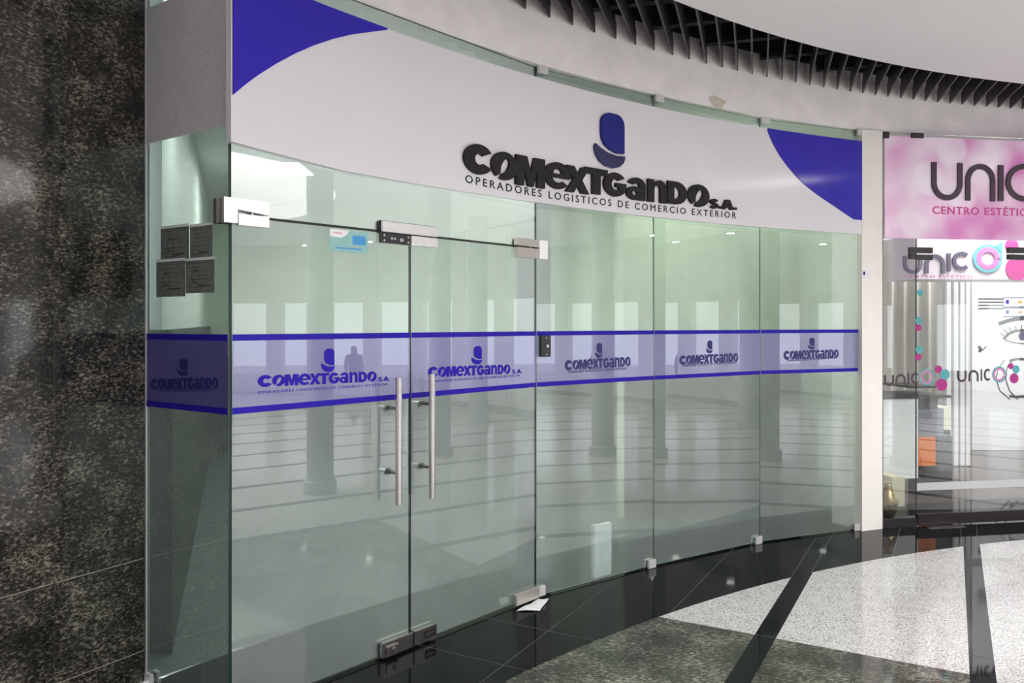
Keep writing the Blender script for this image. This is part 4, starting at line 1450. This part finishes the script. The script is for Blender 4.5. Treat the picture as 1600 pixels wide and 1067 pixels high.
# far wall with large daylight windows
for i, a in enumerate(range(-80, 96, 8)):
    t0 = math.radians(a - 1.2); t1 = math.radians(a + 1.2)
    m = MB()
    m.hexa([(*pol(t0, 9.3), 0), (*pol(t1, 9.3), 0), (*pol(t1, 9.5), 0), (*pol(t0, 9.5), 0)], [(*pol(t0, 9.3), 3.6), (*pol(t1, 9.3), 3.6), (*pol(t1, 9.5), 3.6), (*pol(t0, 9.5), 3.6)])
    if a < 84:
        t2 = math.radians(a + 1.2); t3 = math.radians(a + 6.8)
        for z0, z1 in ((0, .45), (2.15, 3.6)):
            m.hexa([(*pol(t2, 9.32), z0), (*pol(t3, 9.32), z0), (*pol(t3, 9.48), z0), (*pol(t2, 9.48), z0)],
                   [(*pol(t2, 9.32), z1), (*pol(t3, 9.32), z1), (*pol(t3, 9.48), z1), (*pol(t2, 9.48), z1)])
    tag(m.build('wall_hall_%d' % (i + 1), M_white), kind='structure')
    SC.objects['wall_hall_%d' % (i + 1)]
m = MB()
for a in range(152, 282, 4):
    t0 = math.radians(a); t1 = math.radians(a + 4)
    m.hexa([(*pol(t0, 9.6), 0), (*pol(t1, 9.6), 0), (*pol(t1, 9.75), 0), (*pol(t0, 9.75), 0)], [(*pol(t0, 9.6), 3.6), (*pol(t1, 9.6), 3.6), (*pol(t1, 9.75), 3.6), (*pol(t0, 9.75), 3.6)])
tag(m.build('wall_hall_rear', M_white), kind='structure')
# someone sitting on a bench outside the hall's windows, mirrored small and dark in the glass band
m = MB(); m.add([(15.75, -12, -.32), (34, -12, -.32), (34, 14, -.32), (15.75, 14, -.32)], [(0, 1, 2, 3)])
tag(m.build('floor_outside', mat('pale_paving', (.5, .5, .5), .8, noise=(2, .1))), kind='structure')
bp = Vector((17.0, 2.2, -.32))
be = empty('bench', bp + Vector((.15, 0, 0))); tag(be, 'grey bench outside the hall windows', 'bench')
m = MB(); m.box(bp.x - .1, bp.x + .4, bp.y - .9, bp.y + .9, .02, .07); m.build('seat', M_col, be)
for yy in (-.7, .7):
    m = MB(); m.box(bp.x + .0, bp.x + .3, bp.y + yy - .04, bp.y + yy + .04, -.32, .019); m.build('leg', M_col, be)
J = {'pelvis': ((.12, 0, .56), .15), 'waist': ((.13, 0, .76), .13), 'chest': ((.12, 0, .98), .16), 'neck': ((.10, 0, 1.17), .055), 'head': ((.08, 0, 1.29), .10), 'crown': ((.08, 0, 1.38), .085)}
for sd_, sg_ in (('l', 1), ('r', -1)):
    J['sho' + sd_] = ((.12, .19 * sg_, 1.08), .07); J['elb' + sd_] = ((.06, .22 * sg_, .80), .055); J['wri' + sd_] = ((-.16, .16 * sg_, .66), .034); J['han' + sd_] = ((-.24, .13 * sg_, .64), .038)
    J['hip' + sd_] = ((.06, .10 * sg_, .54), .105); J['kne' + sd_] = ((-.36, .13 * sg_, .53), .07); J['ank' + sd_] = ((-.38, .13 * sg_, .09), .045); J['toe' + sd_] = ((-.55, .14 * sg_, .045), .04)
ED = [('pelvis', 'waist'), ('waist', 'chest'), ('chest', 'neck'), ('neck', 'head'), ('head', 'crown')]
for q in 'lr':
    ED += [('chest', 'sho' + q), ('sho' + q, 'elb' + q), ('elb' + q, 'wri' + q), ('wri' + q, 'han' + q), ('pelvis', 'hip' + q), ('hip' + q, 'kne' + q), ('kne' + q, 'ank' + q), ('ank' + q, 'toe' + q)]
keys = list(J)
pme = bpy.data.meshes.new('person')
pme.from_pydata([J[k][0] for k in keys], [(keys.index(a), keys.index(b)) for a, b in ED], [])
po = bpy.data.objects.new('person', pme); COL.objects.link(po); po.location = bp
md = po.modifiers.new('skin', 'SKIN')
sv = pme.skin_vertices[0].data if pme.skin_vertices else None
if sv is None:
    bmp = bmesh.new(); bmp.from_mesh(pme); bmp.verts.layers.skin.verify(); bmp.to_mesh(pme); bmp.free(); sv = pme.skin_vertices[0].data
for i, k in enumerate(keys):
    sv[i].radius = (J[k][1], J[k][1]); sv[i].use_root = (k == 'pelvis')
po.modifiers.new('smooth', 'SUBSURF').levels = 2
po.modifiers['smooth'].render_levels = 2
dg = bpy.context.evaluated_depsgraph_get(); dg.update()
pm2 = bpy.data.meshes.new_from_object(po.evaluated_get(dg)); po.modifiers.clear(); po.data = pm2
pm2.materials.append(mat('dark_clothing', (.05, .05, .06), .8))
for p in pm2.polygons: p.use_smooth = True
tag(po, 'person in dark clothes sitting on the bench outside the hall windows', 'person')
# downlights in the round ceiling
M_dl = emit('hall_downlight_glow', (1, .99, .95), 30)
for x, y, who in ((6.1, 4.75, 'mirrored in the white sign near its right end'), (11.7, 4.25, 'mirrored under the sign in the last glass panel'),
                  (12.9, 2.9, 'mirrored near the top of the lock panel'), (13.9, 1.4, 'mirrored high in the right door leaf'), (14.2, -.6, 'mirrored high in the left door leaf'),
                  (1.0, 2.6, 'above the doors, nearest to the granite wall')):
    e = empty('hall_downlight', (x, y, 3.43))
    tag(e, 'recessed hall downlight ' + who, 'downlight', 'downlights of the hall ceiling')
    m = MB(); m.lathe((x, y, 3.435), [(.085, 0), (.1, .004), (.1, .0145)], 24); m.build('rim', M_satin, e)
    m = MB(); m.lathe((x, y, 3.428), [(.075, 0), (.075, .006)], 24); m.build('lamp', M_dl, e)

for o in SC.objects:
    if '_org' in o: del o['_org']
